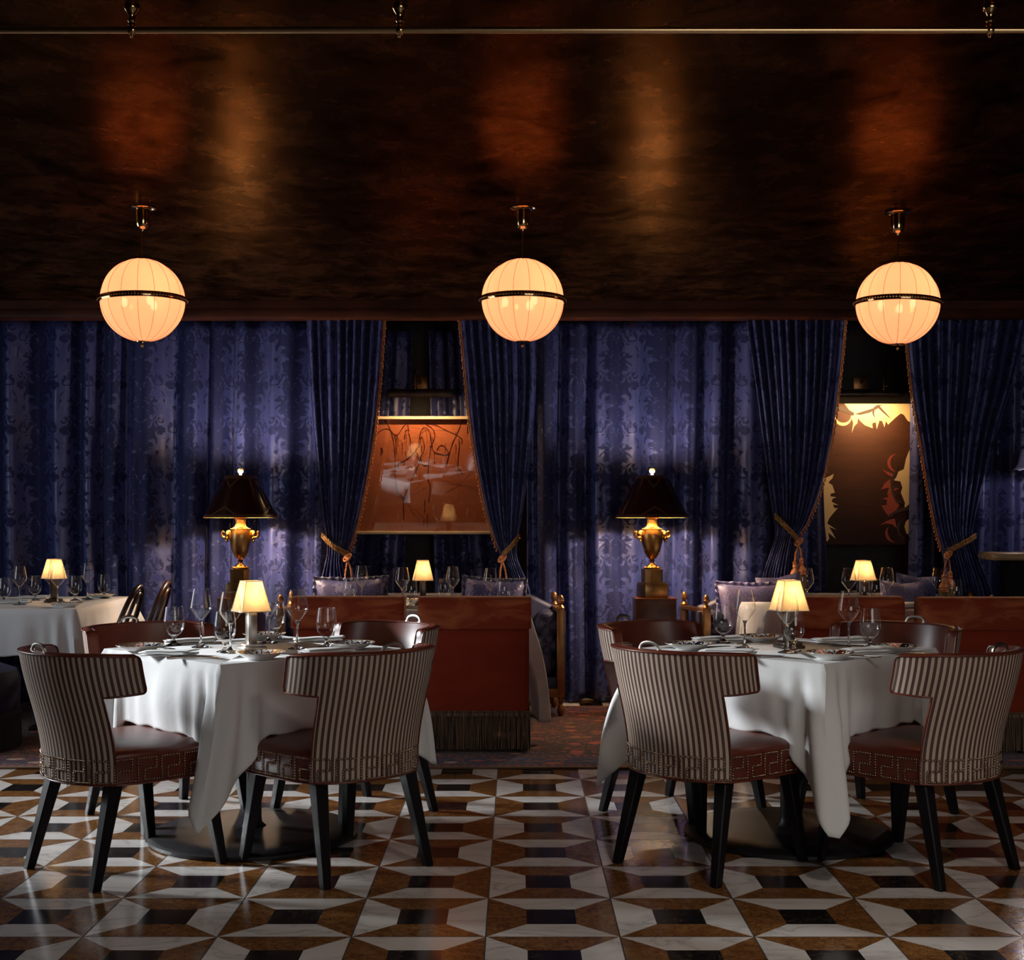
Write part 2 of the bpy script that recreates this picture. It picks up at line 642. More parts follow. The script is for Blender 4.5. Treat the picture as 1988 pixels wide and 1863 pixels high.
def m_rug():
    t = NT('persian_rug')
    co = t.coord()
    x, y, z = t.sep(co)
    # border band near the front edge, field behind it
    d = t.math('SUBTRACT', y, 6.70)
    db = t.math('SUBTRACT', 8.93, y)
    e = t.math('MINIMUM', d, db)
    cell = t.mapping(co, scale=(1.0, 1.0, 1.0))
    vcol = t.voronoi(cell, 8.5, 'F1', 'Color')
    vd = t.voronoi(cell, 8.5)
    h = t.sep(vcol)[0]
    field = t.ramp(h, [(0.0, (0.280, 0.049, 0.021)), (0.22, (0.061, 0.021, 0.018)), (0.4, (0.420, 0.123, 0.032)), (0.55, (0.035, 0.021, 0.028)), (0.7, (0.525, 0.088, 0.052)), (0.84, (0.298, 0.175, 0.052)), (0.94, (0.578, 0.280, 0.175))], 'CONSTANT')
    fl = t.ramp(vd, [(0.0, (1, 1, 1)), (0.25, (0.800, 0.800, 0.800)), (0.42, (0, 0, 0))])
    field = t.mix(fl, (0.038, 0.018, 0.014), field)
    pet = t.math('GREATER_THAN', t.noise(co, 26.0, 3, 0.6, 1.2), 0.57)
    field = t.mix(t.math('MULTIPLY', pet, 0.8), field, (0.403, 0.096, 0.038))
    vb = t.voronoi(t.mapping(co, scale=(1.0, 1.6, 1)), 7.0, 'F1', 'Color')
    vbd = t.voronoi(t.mapping(co, scale=(1.0, 1.6, 1)), 7.0)
    hb = t.sep(vb)[1]
    bord = t.ramp(hb, [(0.0, (0.490, 0.105, 0.052)), (0.35, (0.630, 0.473, 0.350)), (0.6, (0.140, 0.035, 0.021)), (0.8, (0.088, 0.088, 0.210))], 'CONSTANT')
    bm = t.ramp(vbd, [(0.30, (1, 1, 1)), (0.38, (0, 0, 0))])
    bord = t.mix(bm, (0.035, 0.038, 0.088), bord)
    vine = t.math('LESS_THAN', t.math('ABSOLUTE', t.math('SUBTRACT', t.noise(co, 14.0, 2), 0.5)), 0.018)
    bord = t.mix(vine, bord, (0.350, 0.088, 0.052))
    gs = t.math('FRACT', t.math('MULTIPLY', x, 22.0))
    guard = t.mix(t.math('GREATER_THAN', gs, 0.5), (0.263, 0.049, 0.026), (0.088, 0.038, 0.035))
    c = t.mix(t.math('LESS_THAN', e, 0.34), field, guard)
    c = t.mix(t.math('LESS_THAN', e, 0.29), c, bord)
    c = t.mix(t.math('LESS_THAN', e, 0.075), c, guard)
    c = t.mix(t.math('LESS_THAN', e, 0.025), c, (0.175, 0.096, 0.045))
    pile = t.noise(co, 300.0, 2)
    return t.done(t.bsdf(c, 0.9, 0.0, 0.15, t.bump(pile, 0.5, 0.004), **{'Sheen Weight': 0.2}))

def m_plate(name, ink, ink2, gold):
    t = NT(name)
    x = t.sep(t.n('ShaderNodeTexCoord').outputs['Object'])
    r = t.math('SQRT', t.math('ADD', t.math('MULTIPLY', x[0], x[0]), t.math('MULTIPLY', x[1], x[1])))
    n = t.noise(t.coord(), 62.0, 3, 0.6, 1.2)
    n2 = t.noise(t.coord(), 38.0, 2)
    leaf = t.math('GREATER_THAN', n, 0.49)
    inr = t.math('MULTIPLY', t.math('GREATER_THAN', r, 0.052), t.math('LESS_THAN', r, 0.0905))
    up = t.math('GREATER_THAN', t.sep(t.n('ShaderNodeNewGeometry').outputs['Normal'])[2], 0.1)
    k = t.math('MULTIPLY', t.math('MULTIPLY', leaf, inr), up)
    c = t.mix(k, (0.78, 0.77, 0.75), t.mix(t.math('GREATER_THAN', n2, 0.5), ink, ink2))
    g = t.math('MULTIPLY', t.math('GREATER_THAN', r, 0.0895), up)
    c = t.mix(g, c, gold)
    return t.done(t.bsdf(c, 0.15, 0.0, 0.6))

def m_wood(name, c1, c2, rough=0.35, axis='z', scale=6.0, spec=0.5):
    t = NT(name)
    st = {'x': (0.08, 1, 1), 'y': (1, 0.08, 1), 'z': (1, 1, 0.08)}[axis]
    f = t.noise(t.mapping(t.coord(), scale=st), scale * 6, 5, 0.6, 0.6)
    c = t.ramp(f, [(0.3, c1), (0.7, c2)])
    return t.done(t.bsdf(c, rough, 0.0, spec, t.bump(f, 0.1, 0.002)))

def m_canvas():
    t = NT('rust_canvas')
    co = t.coord()
    f = t.noise(co, 2.2, 4)
    c = t.ramp(f, [(0.35, (0.34, 0.090, 0.036)), (0.65, (0.42, 0.125, 0.052))])
    return t.done(t.bsdf(c, 0.7, 0.0, 0.2))

def m_weave():
    t = NT('woven_brown_canvas')
    co = t.coord()
    x, y, z = t.sep(co)
    w = t.math('MULTIPLY', t.math('SINE', t.math('MULTIPLY', x, 620.0)), t.math('SINE', t.math('MULTIPLY', z, 620.0)))
    w = t.math('ADD', t.math('MULTIPLY', w, 0.5), 0.5)
    f = t.noise(t.mapping(co, scale=(1.0, 1, 5.0)), 4.0, 4)
    c = t.mix(f, (0.042, 0.016, 0.009), (0.12, 0.040, 0.016))
    c = t.mix(t.math('MULTIPLY', w, 0.6), c, (0.03, 0.014, 0.010))
    return t.done(t.bsdf(c, 0.6, 0.0, 0.3, t.bump(w, 0.3, 0.001)))

def m_cloth(name, col, bump=0.25):
    t = NT(name)
    co = t.coord()
    a = t.noise(co, 9.0, 4, 0.55, 0.6)
    b = t.noise(co, 700.0, 2)
    nm = t.bump(b, 0.10, 0.001, t.bump(a, bump, 0.012))
    return t.done(t.bsdf(col, 0.85, 0.0, 0.15, nm, **{'Sheen Weight': 0.1}))

def m_marble(name, c1, c2):
    t = NT(name)
    n1 = t.noise(t.mapping(t.coord(), scale=(0.6, 2, 4)), 6.0, 6, 0.6, 1.0)
    c = t.ramp(n1, [(0.35, c1), (0.6, c2)])
    return t.done(t.bsdf(c, 0.2, 0.0, 0.5))

M = {}
M['floor'] = m_floor()
M['ceiling'] = m_ceiling()
M['trim'] = speckled('lacquered_trim', (0.036, 0.010, 0.005), (0.090, 0.025, 0.011), 0.5, 8.0, stretch=(0.4, 1, 1), spec=0.15)
M['wall'] = speckled('charcoal_wall', (0.030, 0.028, 0.030), (0.042, 0.039, 0.040), 0.8, 30.0)
M['wall_side'] = speckled('brown_wall', (0.045, 0.022, 0.014), (0.065, 0.032, 0.02), 0.6, 6.0)
M['damask'] = m_damask('blue_damask', (0.036, 0.045, 0.160), (0.012, 0.016, 0.066), rg=0.31)
M['damask_sofa'] = m_damask('navy_damask', (0.022, 0.024, 0.060), (0.010, 0.011, 0.030), 0.6, rg=0.5, sheen=0.05)
M['pillow'] = m_damask('pillow_damask', (0.050, 0.050, 0.150), (0.034, 0.032, 0.10), 0.5)
M['lilac'] = m_damask('lilac_damask', (0.125, 0.105, 0.215), (0.095, 0.078, 0.15), 0.5, sheen=0.3)
M['stripe'] = m_stripe()
M['leather'] = speckled('chestnut_leather', (0.095, 0.017, 0.009), (0.140, 0.027, 0.012), 0.34, 9.0, bump=0.06, spec=0.55)
M['leather_dark'] = speckled('dark_leather', (0.050, 0.010, 0.006), (0.075, 0.015, 0.008), 0.32, 9.0, bump=0.05, spec=0.5)
M['black_wood'] = m_wood('ebonised_wood', (0.005, 0.004, 0.005), (0.009, 0.007, 0.008), 0.45, spec=0.2)
M['bentwood'] = m_wood('bentwood', (0.022, 0.010, 0.006), (0.050, 0.022, 0.012), 0.28)
M['iron'] = speckled('black_iron', (0.007, 0.006, 0.007), (0.014, 0.012, 0.014), 0.46, 14.0, spec=0.3, bump=0.04)
M['nail'] = simple('antique_nail', (0.31, 0.215, 0.155), 0.25, 1.0)
M['brass'] = simple('polished_brass', (0.62, 0.40, 0.20), 0.10, 1.0)
M['rail'] = simple('aged_brass', (0.70, 0.50, 0.27), 0.24, 1.0)
M['bronze'] = speckled('antique_bronze', (0.22, 0.125, 0.045), (0.34, 0.20, 0.08), 0.30, 12.0, metal=1.0)
M['gilt'] = speckled('gilded_wood', (0.24, 0.11, 0.040), (0.36, 0.18, 0.07), 0.36, 10.0, metal=0.75)
M['chrome'] = simple('silver', (0.75, 0.73, 0.70), 0.16, 1.0)
M['pewter'] = speckled('antique_silver', (0.42, 0.38, 0.34), (0.62, 0.57, 0.52), 0.30, 18.0, metal=1.0)
M['lamp_bronze'] = speckled('dark_bronze', (0.055, 0.04, 0.034), (0.11, 0.08, 0.06), 0.35, 18.0, metal=0.8)
M['velvet'] = m_velvet('rust_velvet', (0.270, 0.032, 0.013), (0.315, 0.042, 0.017), (1.0, 0.42, 0.22), 0.6, 0.35)
M['velvet_roll'] = m_velvet('brushed_lit_rust_velvet', (0.29, 0.045, 0.017), (0.56, 0.17, 0.066), (1.0, 0.55, 0.3), 0.7, 0.9)  # lighter than the body velvet: brushed pile plus pendant glow put into the colour
M['navy_velvet'] = m_velvet('navy_velvet', (0.014, 0.015, 0.032), (0.02, 0.021, 0.045), (0.5, 0.5, 1.0), 0.5, 0.15)
M['fringe'] = speckled('bullion_fringe', (0.030, 0.016, 0.012), (0.24, 0.155, 0.085), 0.7, 150.0, stretch=(1, 1, 0.04), lo=0.38, hi=0.60)
M['fringe_navy'] = simple('navy_fringe', (0.010, 0.010, 0.018), 0.8)
M['gold_cord'] = speckled('gold_cord', (0.22, 0.10, 0.026), (0.42, 0.22, 0.07), 0.5, 60.0)
M['copper_cord'] = speckled('copper_silk', (0.52, 0.17, 0.06), (0.74, 0.32, 0.13), 0.42, 60.0)
M['tassel'] = speckled('gold_tassel', (0.16, 0.085, 0.022), (0.36, 0.20, 0.065), 0.55, 70.0, stretch=(1, 1, 0.05))
M['linen'] = m_cloth('white_linen', (0.70, 0.70, 0.70))
M['napkin'] = m_cloth('white_napkin', (0.82, 0.82, 0.81), 0.15)
M['glass'] = m_glass()
M['pane'] = m_glass('window_glass', 0.5, 0.03)
M['picture_glass'] = m_glass('picture_glass', 0.5, 0.065)
M['solid_glass'] = m_solid_glass()
M['pendant'] = m_shade('lit_silk', (0.84, 0.46, 0.31), (1.0, 0.40, 0.215), 0.0, 0.05, 0.44)
M['seam'] = simple('shade_seam', (0.30, 0.16, 0.08), 0.7)
M['pleated'] = m_shade('pleated_shade', (0.92, 0.74, 0.48), (1.0, 0.62, 0.26), 60.0, 0.0, 0.14)
M['shade_trim'] = simple('shade_braid', (0.62, 0.50, 0.36), 0.8)
M['hot'] = m_emit('bulb_glass', (1.0, 0.72, 0.36), 9.0)
M['dark_shade'] = simple('oxblood_card', (0.020, 0.005, 0.004), 0.22, 0.0, 0.5)
M['gold_paper'] = simple('gold_lining', (0.86, 0.58, 0.20), 0.4, 0.3)
M['chevron'] = simple('bronze_ribbon', (0.075, 0.028, 0.015), 0.35)
M['mahogany'] = speckled('burl_veneer', (0.055, 0.018, 0.008), (0.13, 0.040, 0.014), 0.36, 9.0, detail=6, spec=0.3)
M['rug'] = m_rug()
M['plate_blue'] = m_plate('inked_porcelain', (0.010, 0.011, 0.022), (0.03, 0.03, 0.06), (0.62, 0.40, 0.16))
M['plate_red'] = m_plate('oxblood_porcelain', (0.10, 0.018, 0.010), (0.022, 0.010, 0.010), (0.55, 0.33, 0.12))
M['porcelain'] = simple('white_porcelain', (0.78, 0.77, 0.75), 0.15, 0.0, 0.6)
M['cream_frame'] = simple('cream_frame', (0.55, 0.42, 0.28), 0.45)
M['canvas'] = m_canvas()
M['weave'] = m_weave()
M['drip'] = simple('brown_paint', (0.075, 0.014, 0.009), 0.5, 0.0, 0.2)
M['cream_paint'] = simple('cream_paint', (0.62, 0.47, 0.26), 0.6)
M['red_paint'] = simple('red_paint', (0.28, 0.045, 0.025), 0.6)
M['dark_paint'] = simple('dark_paint', (0.035, 0.017, 0.011), 0.6)
M['onyx'] = m_marble('honey_marble', (0.24, 0.15, 0.07), (0.46, 0.33, 0.18))
M['ebony'] = simple('ebony_panel', (0.008, 0.007, 0.008), 0.7, 0.0, 0.15)
M['blue_glass'] = simple('blue_white_glass', (0.42, 0.42, 0.72), 0.15, 0.0, 0.6)
# ------------------------------------------------------------------ the room
XL, XR, YF, YB, HC = -4.6, 4.6, -1.7, 9.85, 2.745
WY0, WY1, WZ0, WZ1 = 5.42, 7.25, 0.62, 2.62          # left window opening

b = MB(); b.box(((XL + XR) / 2, (YF + YB) / 2, -0.05), (XR - XL + 0.4, YB - YF + 0.4, 0.1))
struct('floor', b, M['floor'])
b = MB(); b.box(((XL + XR) / 2, (YF + YB) / 2, HC + 0.05), (XR - XL + 0.4, YB - YF + 0.4, 0.1))
struct('ceiling', b, M['ceiling'])
b = MB(); b.box(((XL + XR) / 2, YB + 0.05, HC / 2), (XR - XL + 0.4, 0.1, HC))
struct('wall_back', b, M['wall'])
b = MB(); b.box((XR + 0.05, (YF + YB) / 2, HC / 2), (0.1, YB - YF, HC))
struct('wall_right', b, M['wall_side'])
b = MB()
def wall_with_hole(b, plane, a0, a1, h0, h1, wa0, wa1, wz0, wz1, thick):
    """four boxes round an opening; plane = ('x', value) or ('y', value)"""
    def bx(p0, p1, z0, z1):
        c, d = (p0 + p1) / 2, p1 - p0
        if plane[0] == 'x':
            b.box((plane[1], c, (z0 + z1) / 2), (thick, d, z1 - z0))
        else:
            b.box((c, plane[1], (z0 + z1) / 2), (d, thick, z1 - z0))
    bx(a0, wa0, h0, h1); bx(wa1, a1, h0, h1)
    bx(wa0, wa1, h0, wz0); bx(wa0, wa1, wz1, h1)
wall_with_hole(b, ('x', XL - 0.05), YF, YB, 0, HC, WY0, WY1, WZ0, WZ1, 0.1)
struct('wall_left', b, M['wall_side'])
b = MB()
wall_with_hole(b, ('y', YF - 0.05), XL, XR, 0, HC, 0.7, 4.1, 0.8, 2.5, 0.1)  # opening for the added fill window
struct('wall_front', b, M['wall_side'])

def window(name, plane, a0, a1, z0, z1):
    b = MB()
    def bar(p0, p1, q0, q1, t=0.06):
        c, d = (p0 + p1) / 2, p1 - p0
        if plane[0] == 'x':
            b.box((plane[1], c, (q0 + q1) / 2), (t, d, q1 - q0), 0.004)
        else:
            b.box((c, plane[1], (q0 + q1) / 2), (d, t, q1 - q0), 0.004)
    f = 0.05
    bar(a0, a1, z0, z0 + f); bar(a0, a1, z1 - f, z1)
    bar(a0, a0 + f, z0 + f, z1 - f); bar(a1 - f, a1, z0 + f, z1 - f)
    w = struct(name, b, M['black_wood'])
    g = MB()
    c, d = (a0 + a1) / 2, a1 - a0
    if plane[0] == 'x':
        g.box((plane[1], c, (z0 + z1) / 2), (0.004, d - 0.09, z1 - z0 - 0.09))
    else:
        g.box((c, plane[1], (z0 + z1) / 2), (d - 0.09, 0.004, z1 - z0 - 0.09))
    g.build('window_pane', M['pane'], w)
window('window_1', ('x', XL - 0.05), WY0, WY1, WZ0, WZ1)
window('fill_window', ('y', YF - 0.05), 0.7, 4.1, 0.8, 2.5)  # unseen window added behind the camera to let in frontal fill

# bulkhead over the curtains, with a lower moulding
b = MB()
b.box(((XL + XR) / 2, 8.93, 2.690), (XR - XL, 0.16, 0.11))
b.box(((XL + XR) / 2, 8.91, 2.655), (XR - XL, 0.16, 0.055), 0.006)
struct('trim_1', b, M['trim'])

# ------------------------------------------------------------------ ceiling rail
t = thing('ceiling_rail', 'long polished brass rail running across the top of the ceiling on three brackets', 'rail', (0, 3.80, HC))
b = MB(); b.tube([(-4.4 + i * 0.4, 0, -0.068) for i in range(23)], 0.0098, 16)
b.build('rod', M['rail'], t)
for x in (256, 776, 1922):
    X = (x - CX) * 3.80 / F
    b = MB()
    b.lathe([(0.0, -0.001), (0.019, -0.001), (0.0195, -0.006), (0.017, -0.011), (0.0085, -0.026), (0.0075, -0.038), (0.010, -0.043), (0.0075, -0.048),
             (0.010, -0.054), (0.0, -0.0565)], 20, M=Matrix.Translation((X, 0, 0)) @ Matrix.Diagonal((1.2, 1.2, 1.0, 1.0)))
    b.lathe([(0.0118, -0.009), (0.0140, -0.005), (0.0140, 0.005), (0.0118, 0.009), (0.0118, -0.009)], 20,
            M=Matrix.Translation((X, 0, -0.068)) @ Matrix.Rotation(pi / 2, 4, 'Y'))
    b.ball((X, 0, -0.085), (0.006, 0.006, 0.006))
    b.build('bracket', M['brass'], t)

# ------------------------------------------------------------------ globe pendants
PW = 2.7
def make_pendant(label, x, d, tilt, tint=None):
    R = 0.196
    cz = -(HC - (CH - (583 - CY) * 6.23 / F))
    t = thing('globe_pendant', label, 'pendant lamp', ((x - CX) * d / F, d, HC), group='globe pendants')
    b = MB()
    b.lathe([(0.0, -0.0005), (0.058, -0.0005), (0.061, -0.006), (0.052, -0.011), (0.034, -0.014), (0.033, -0.05), (0.031, -0.078), (0.027, -0.092), (0.017, -0.101), (0.009, -0.104), (0.008, -0.112), (0.0, -0.112)], 32)
    b.build('canopy', M['brass'], t)
    b = MB(); b.tube([(0, 0, -0.110), (0, 0, -0.17), (0, 0, cz + R - 0.002)], [0.0042, 0.0038, 0.0030], 10)
    b.build('hanging_rod', M['brass'], t)
    Rm = Matrix.Translation((0, 0, cz)) @ Matrix.Rotation(tilt, 4, 'Y')
    N, n = 16, 4
    for part, lo, hi in (('upper_shade', 0.5, 0.99), ('lower_shade', 0.012, 0.5)):
        b = MB()
        rows = []
        for i in range(25):
            th = pi * (lo + (hi - lo) * i / 24)
            row = []
            for k in range(N * n):
                a = 2 * pi * (k + 1.6) / (N * n)
                f = (k % n) / n
                sag = 1 - 0.013 * sin(pi * f)
                row.append((R * sag * sin(th) * cos(a), R * sag * sin(th) * sin(a), -R * sag * cos(th)))
            rows.append(row)
        b.grid(rows, M=Rm, closed=True)
        b.build(part, M['pendant'], t, sharp=170)
    b = MB()
    for k in range(N):
        a = 2 * pi * (k * n + 1.6) / (N * n)
        for lo, hi in ((0.02, 0.485), (0.515, 0.985)):
            b.tube([((R + .0006) * sin(pi * q) * cos(a), (R + .0006) * sin(pi * q) * sin(a), -(R + .0006) * cos(pi * q)) for q in [lo + (hi - lo) * i / 14 for i in range(15)]], 0.00085, 4, M=Rm)
    b.build('seam', M['seam'], t)
    b = MB()
    b.lathe([(R - 0.001, -0.013), (R + 0.006, -0.013), (R + 0.0085, -0.006), (R + 0.0085, 0.006), (R + 0.006, 0.013), (R - 0.001, 0.013), (R - 0.001, -0.013)], 64, M=Rm)
    for k in range(90):
        a = 2 * pi * k / 90
        b.ball(((R + 0.0105) * cos(a), (R + 0.0105) * sin(a), 0), 0.0052, 6, 5, M=Rm)
    b.build('band', M['brass'], t)
    b = MB()
    b.lathe([(0.0, -0.003), (0.030, -0.003), (0.032, 0.002), (0.0, 0.004)], 20, M=Matrix.Translation((0, 0, cz - R)) )
    b.tube([(0, 0, cz - R), (0, 0, cz - R - 0.014)], 0.004, 8)
    b.ball((0, 0, cz - R - 0.020), 0.0085)
    b.build('finial', M['brass'], t)
    for k in range(3):
        a = 2 * pi * k / 3 - 0.9
        p = (0.085 * cos(a), 0.085 * sin(a), cz - 0.01)
        b = MB(); b.ball(p, (0.016, 0.016, 0.024), 12, 8)
        b.build('light_bulb', M['hot'], t)
        bulb('lamp_light', t, (p[0], p[1], p[2] + 0.03), PW / 3, (1.0, 0.60, 0.30), 0.04)
    return t
make_pendant('leftmost globe pendant, paler below, over the left white table', 277, 6.23, radians(-1.2))
make_pendant('middle globe pendant hanging between the two framed alcoves', 1015, 6.23, radians(0.4))
make_pendant('rightmost globe pendant, hanging a little lower before the right alcove', 1743, 6.32, radians(2.0))

# ------------------------------------------------------------------ daylight
sun_d = bpy.data.lights.new('sun', 'SUN')
sun_d.energy = 7.0
sun_d.angle = radians(11)
sun_d.color = (0.93, 0.97, 1.0)
sun = bpy.data.objects.new('sun', sun_d)
COL.objects.link(sun)
sun.rotation_euler = Vector((1.0, -0.25, -0.335)).to_track_quat('-Z', 'Y').to_euler()
sun.location = (-8, 7, 4)

wd = bpy.data.worlds.new('sky')
scene.world = wd
wd.use_nodes = True
wt = wd.node_tree
wt.nodes.clear()
bg = wt.nodes.new('ShaderNodeBackground')
bg.inputs[0].default_value = (0.80, 0.88, 1.0, 1)
bg.inputs[1].default_value = 1.0
wo = wt.nodes.new('ShaderNodeOutputWorld')
wt.links.new(bg.outputs[0], wo.inputs[0])

def daylight_and_fill(name, loc, rot, sx, sy, power, col):
    l = bpy.data.lights.new(name, 'AREA')
    l.shape = 'RECTANGLE'
    l.size, l.size_y = sx, sy
    l.energy = power
    l.color = col
    o = bpy.data.objects.new(name, l)
    COL.objects.link(o)
    o.location = loc
    o.rotation_euler = rot
    return o
daylight_and_fill('daylight_left', (XL - 0.25, (WY0 + WY1) / 2, (WZ0 + WZ1) / 2), (0, -pi / 2, 0), WZ1 - WZ0, WY1 - WY0, 26.0, (0.85, 0.92, 1.0))
daylight_and_fill('fill_behind', (2.4, YF - 0.25, 1.65), (pi / 2, 0, 0), 3.4, 1.7, 45.0, (1.0, 0.93, 0.86))  # soft fill light added outside the unseen rear window

# unseen spot lights without fixtures, added above the view to brighten the front floor
for i, (x, y, e) in enumerate(((1.10, 2.35, 98.0), (-1.55, 2.35, 12.0), (3.1, 3.0, 40.0))):
    l = bpy.data.lights.new('added_spot', 'SPOT')
    l.energy = e
    l.color = (1.0, 0.86, 0.74)
    l.spot_size = radians(128)
    l.spot_blend = 1.0
    l.shadow_soft_size = 0.12
    o = bpy.data.objects.new('added_spot', l)
    COL.objects.link(o)
    o.location = (x, y, HC - 0.02)
    o.rotation_euler = (radians(14), 0, 0)

# ------------------------------------------------------------------ rug
b = MB(); b.box((0.05, 7.815, 0.006), (8.7, 2.23, 0.010), 0.003)
tag(b.build('persian_rug', M['rug']), 'long red and navy floral patterned rug lying under the banquettes on the marble floor', 'rug')
# ------------------------------------------------------------------ flat curtains along the back wall
def flat_curtain(label, x0, x1, yc, z0, z1, seed, amp=0.062, per=0.225, group=None, taper=None, shift=0.0):
    rnd = random.Random(seed)
    a1, a2, a3, a4 = [rnd.uniform(0, 6.28) for _ in range(4)]
    W = x1 - x0
    nc = max(24, int(W / 0.0095))
    nr = 34
    def dep(x, z):
        w = x + 0.018 * sin(z * 1.1 + a4 + x)
        m = sin(2 * pi * w / per + 1.7 * sin(2 * pi * w / (per * 3.7) + a1))
        m = m - 0.30 * (1 - m * m) - 0.22 * m ** 3
        f = amp * (1.25 * m + 0.13 * sin(2 * pi * w / (per * 0.47) + a2 + 0.5 * z) + 0.5 * sin(2 * pi * w / (per * 5.3) + a3))
        return f * (0.85 + 0.15 * cos(z * 0.9))
    rows, uvs = [], []
    us = [0.0]
    px_, pd = x0, dep(x0, 1.0)
    for k in range(1, nc + 1):
        x = x0 + W * k / nc
        d = dep(x, 1.0)
        us.append(us[-1] + sqrt((x - px_) ** 2 + (d - pd) ** 2))
        px_, pd = x, d
    for i in range(nr + 1):
        z = z0 + (z1 - z0) * i / nr
        r, q = [], []
        for k in range(nc + 1):
            x = x0 + W * k / nc
            xx = x
            if taper:
                lo, hi = taper(z)
                xx = lo + (hi - lo) * k / nc
            r.append((xx, yc + dep(x, z), z + 0.004 * sin(x * 30)))
            q.append((us[k] + shift, z))
        rows.append(r); uvs.append(q)
    b = MB(); b.grid(rows, uvs)
    o = b.build('curtain', M['damask'], sharp=180, solid=0.004)
    return tag(o, label, 'curtain', group)

ZT = 2.66
flat_curtain('wide blue damask curtain filling the wall behind the left lamp', -4.45, -1.28, 9.17, 0.016, ZT, 11)
flat_curtain('blue damask curtain between the two alcoves behind the right lamp', 0.08, 2.02, 9.17, 0.016, ZT, 5, per=0.25)
flat_curtain('blue damask curtain at the right edge behind the marble shelf', 3.02, 4.5, 9.22, 0.016, ZT, 8)
# inner drapes hanging inside the alcoves
def tap(top, bot):
    return lambda z: (bot[0] + (top[0] - bot[0]) * (z / ZT), bot[1] + (top[1] - bot[1]) * (z / ZT))
def wx(x, d): return (x - CX) * d / F
flat_curtain('narrow dark blue drape inside the left alcove, left of the picture light', wx(700, 9.66), wx(792, 9.66), 9.68, 0.02, ZT, 21, 0.022, 0.12,
             'inner alcove drapes', tap((wx(700, 9.66), wx(800, 9.66)), (wx(640, 9.66), wx(776, 9.66))))
flat_curtain('narrow dark blue drape inside the left alcove, right of the picture light', wx(838, 9.66), wx(960, 9.66), 9.68, 0.02, ZT, 22, 0.024, 0.12,
             'inner alcove drapes', tap((wx(832, 9.66), wx(930, 9.66)), (wx(848, 9.66), wx(1000, 9.66))))
flat_curtain('narrow blue drape overlapping the left edge of the unframed painting', wx(1560, 9.42), wx(1606, 9.42), 9.40, 0.02, ZT, 23, 0.020, 0.11,
             'inner alcove drapes', tap((wx(1545, 9.42), wx(1586, 9.42)), (wx(1556, 9.42), wx(1613, 9.42))))
flat_curtain('narrow blue drape overlapping the right edge of the unframed painting', wx(1766, 9.42), wx(1830, 9.42), 9.40, 0.02, ZT, 24, 0.022, 0.11,
             'inner alcove drapes', tap((wx(1769, 9.42), wx(1830, 9.42)), (wx(1760, 9.42), wx(1850, 9.42))))

# ------------------------------------------------------------------ swagged curtains with trim, cord and tassels
ZS = 8.99
def swag(label, outer, inner, tie_o, tie_i, pleats, seed, full=1.25):
    """outer, inner: tables of (pixel y, pixel x); tie_o, tie_i: pixel points where the cord crosses"""
    rnd = random.Random(seed)
    ph = [rnd.uniform(0, 6.28) for _ in range(3)]
    y0, y1 = 606, 1364
    nr, nc = 76, pleats * 12
    rows, uvs = [], []
    for i in range(nr + 1):
        py = y1 + (y0 - y1) * i / nr
        r, q = [], []
        for k in range(nc + 1):
            s = k / nc
            # rows tilt with the cord: the outer edge is tied higher than the inner edge
            tilt = (tie_i[1] - tie_o[1]) * (s - 0.5)
            g = sstep(620, tie_o[1] - 10, py)
            yy = py
            yo = yi = yy
            xo, xi = interp(outer, yo), interp(inner, yi)
            wpx = abs(xi - xo)
            near = math.exp(-((py - (tie_o[1] + (tie_i[1] - tie_o[1]) * s)) / 75.0) ** 2)
            ss = s + 0.012 * sin(2 * pi * s * 2.3 + ph[0]) + 0.02 * sin(py * 0.006 + ph[1]) * s * (1 - s)
            x = xo + (xi - xo) * min(1, max(0, ss))
            amp = 0.036 * (0.35 + 0.65 * min(1.0, wpx / 120.0)) * (0.75 + 0.25 * sin(s * 9 + ph[2]))
            dep = amp * sin(2 * pi * pleats * s + 0.9 * sin(2 * pi * s + ph[0]))
            rnd_b = -0.055 * sqrt(max(0.0, 1 - (2 * s - 1) ** 2)) * near
            p = at(x, yy, ZS)
            r.append((p.x, ZS + dep + rnd_b - 0.02 * (1 - near), p.z))
            q.append((s * full, p.z))
        rows.append(r); uvs.append(q)
    b = MB(); b.grid(rows, uvs)
    o = b.build('swag_curtain', M['damask'], sharp=180, solid=0.004)
    tag(o, label, 'curtain', 'tied back swag curtains')
    # bobble trim down the inner edge
    edge = [Vector(r[-1]) for r in rows if r[-1][2] > at(0, tie_i[1] - 6, ZS).z]
    edge = resample(edge, 0.027)
    sg = 1 if inner[0][1] > outer[0][1] else -1
    b = MB()
    b.tube([p + Vector((sg * 0.004, -0.004, 0)) for p in edge], 0.0042, 6)
    for j, p in enumerate(edge):
        b.lathe([(0.0, 0.004), (0.005, 0.001), (0.0065, -0.004), (0.004, -0.008), (0.0085, -0.018), (0.007, -0.021), (0.0, -0.021)], 8,
                M=Matrix.Translation(p + Vector((sg * (0.013 + 0.003 * (j % 2)), -0.006, 0))))
    b.build('bobble_trim', M['copper_cord'], o)
    return o

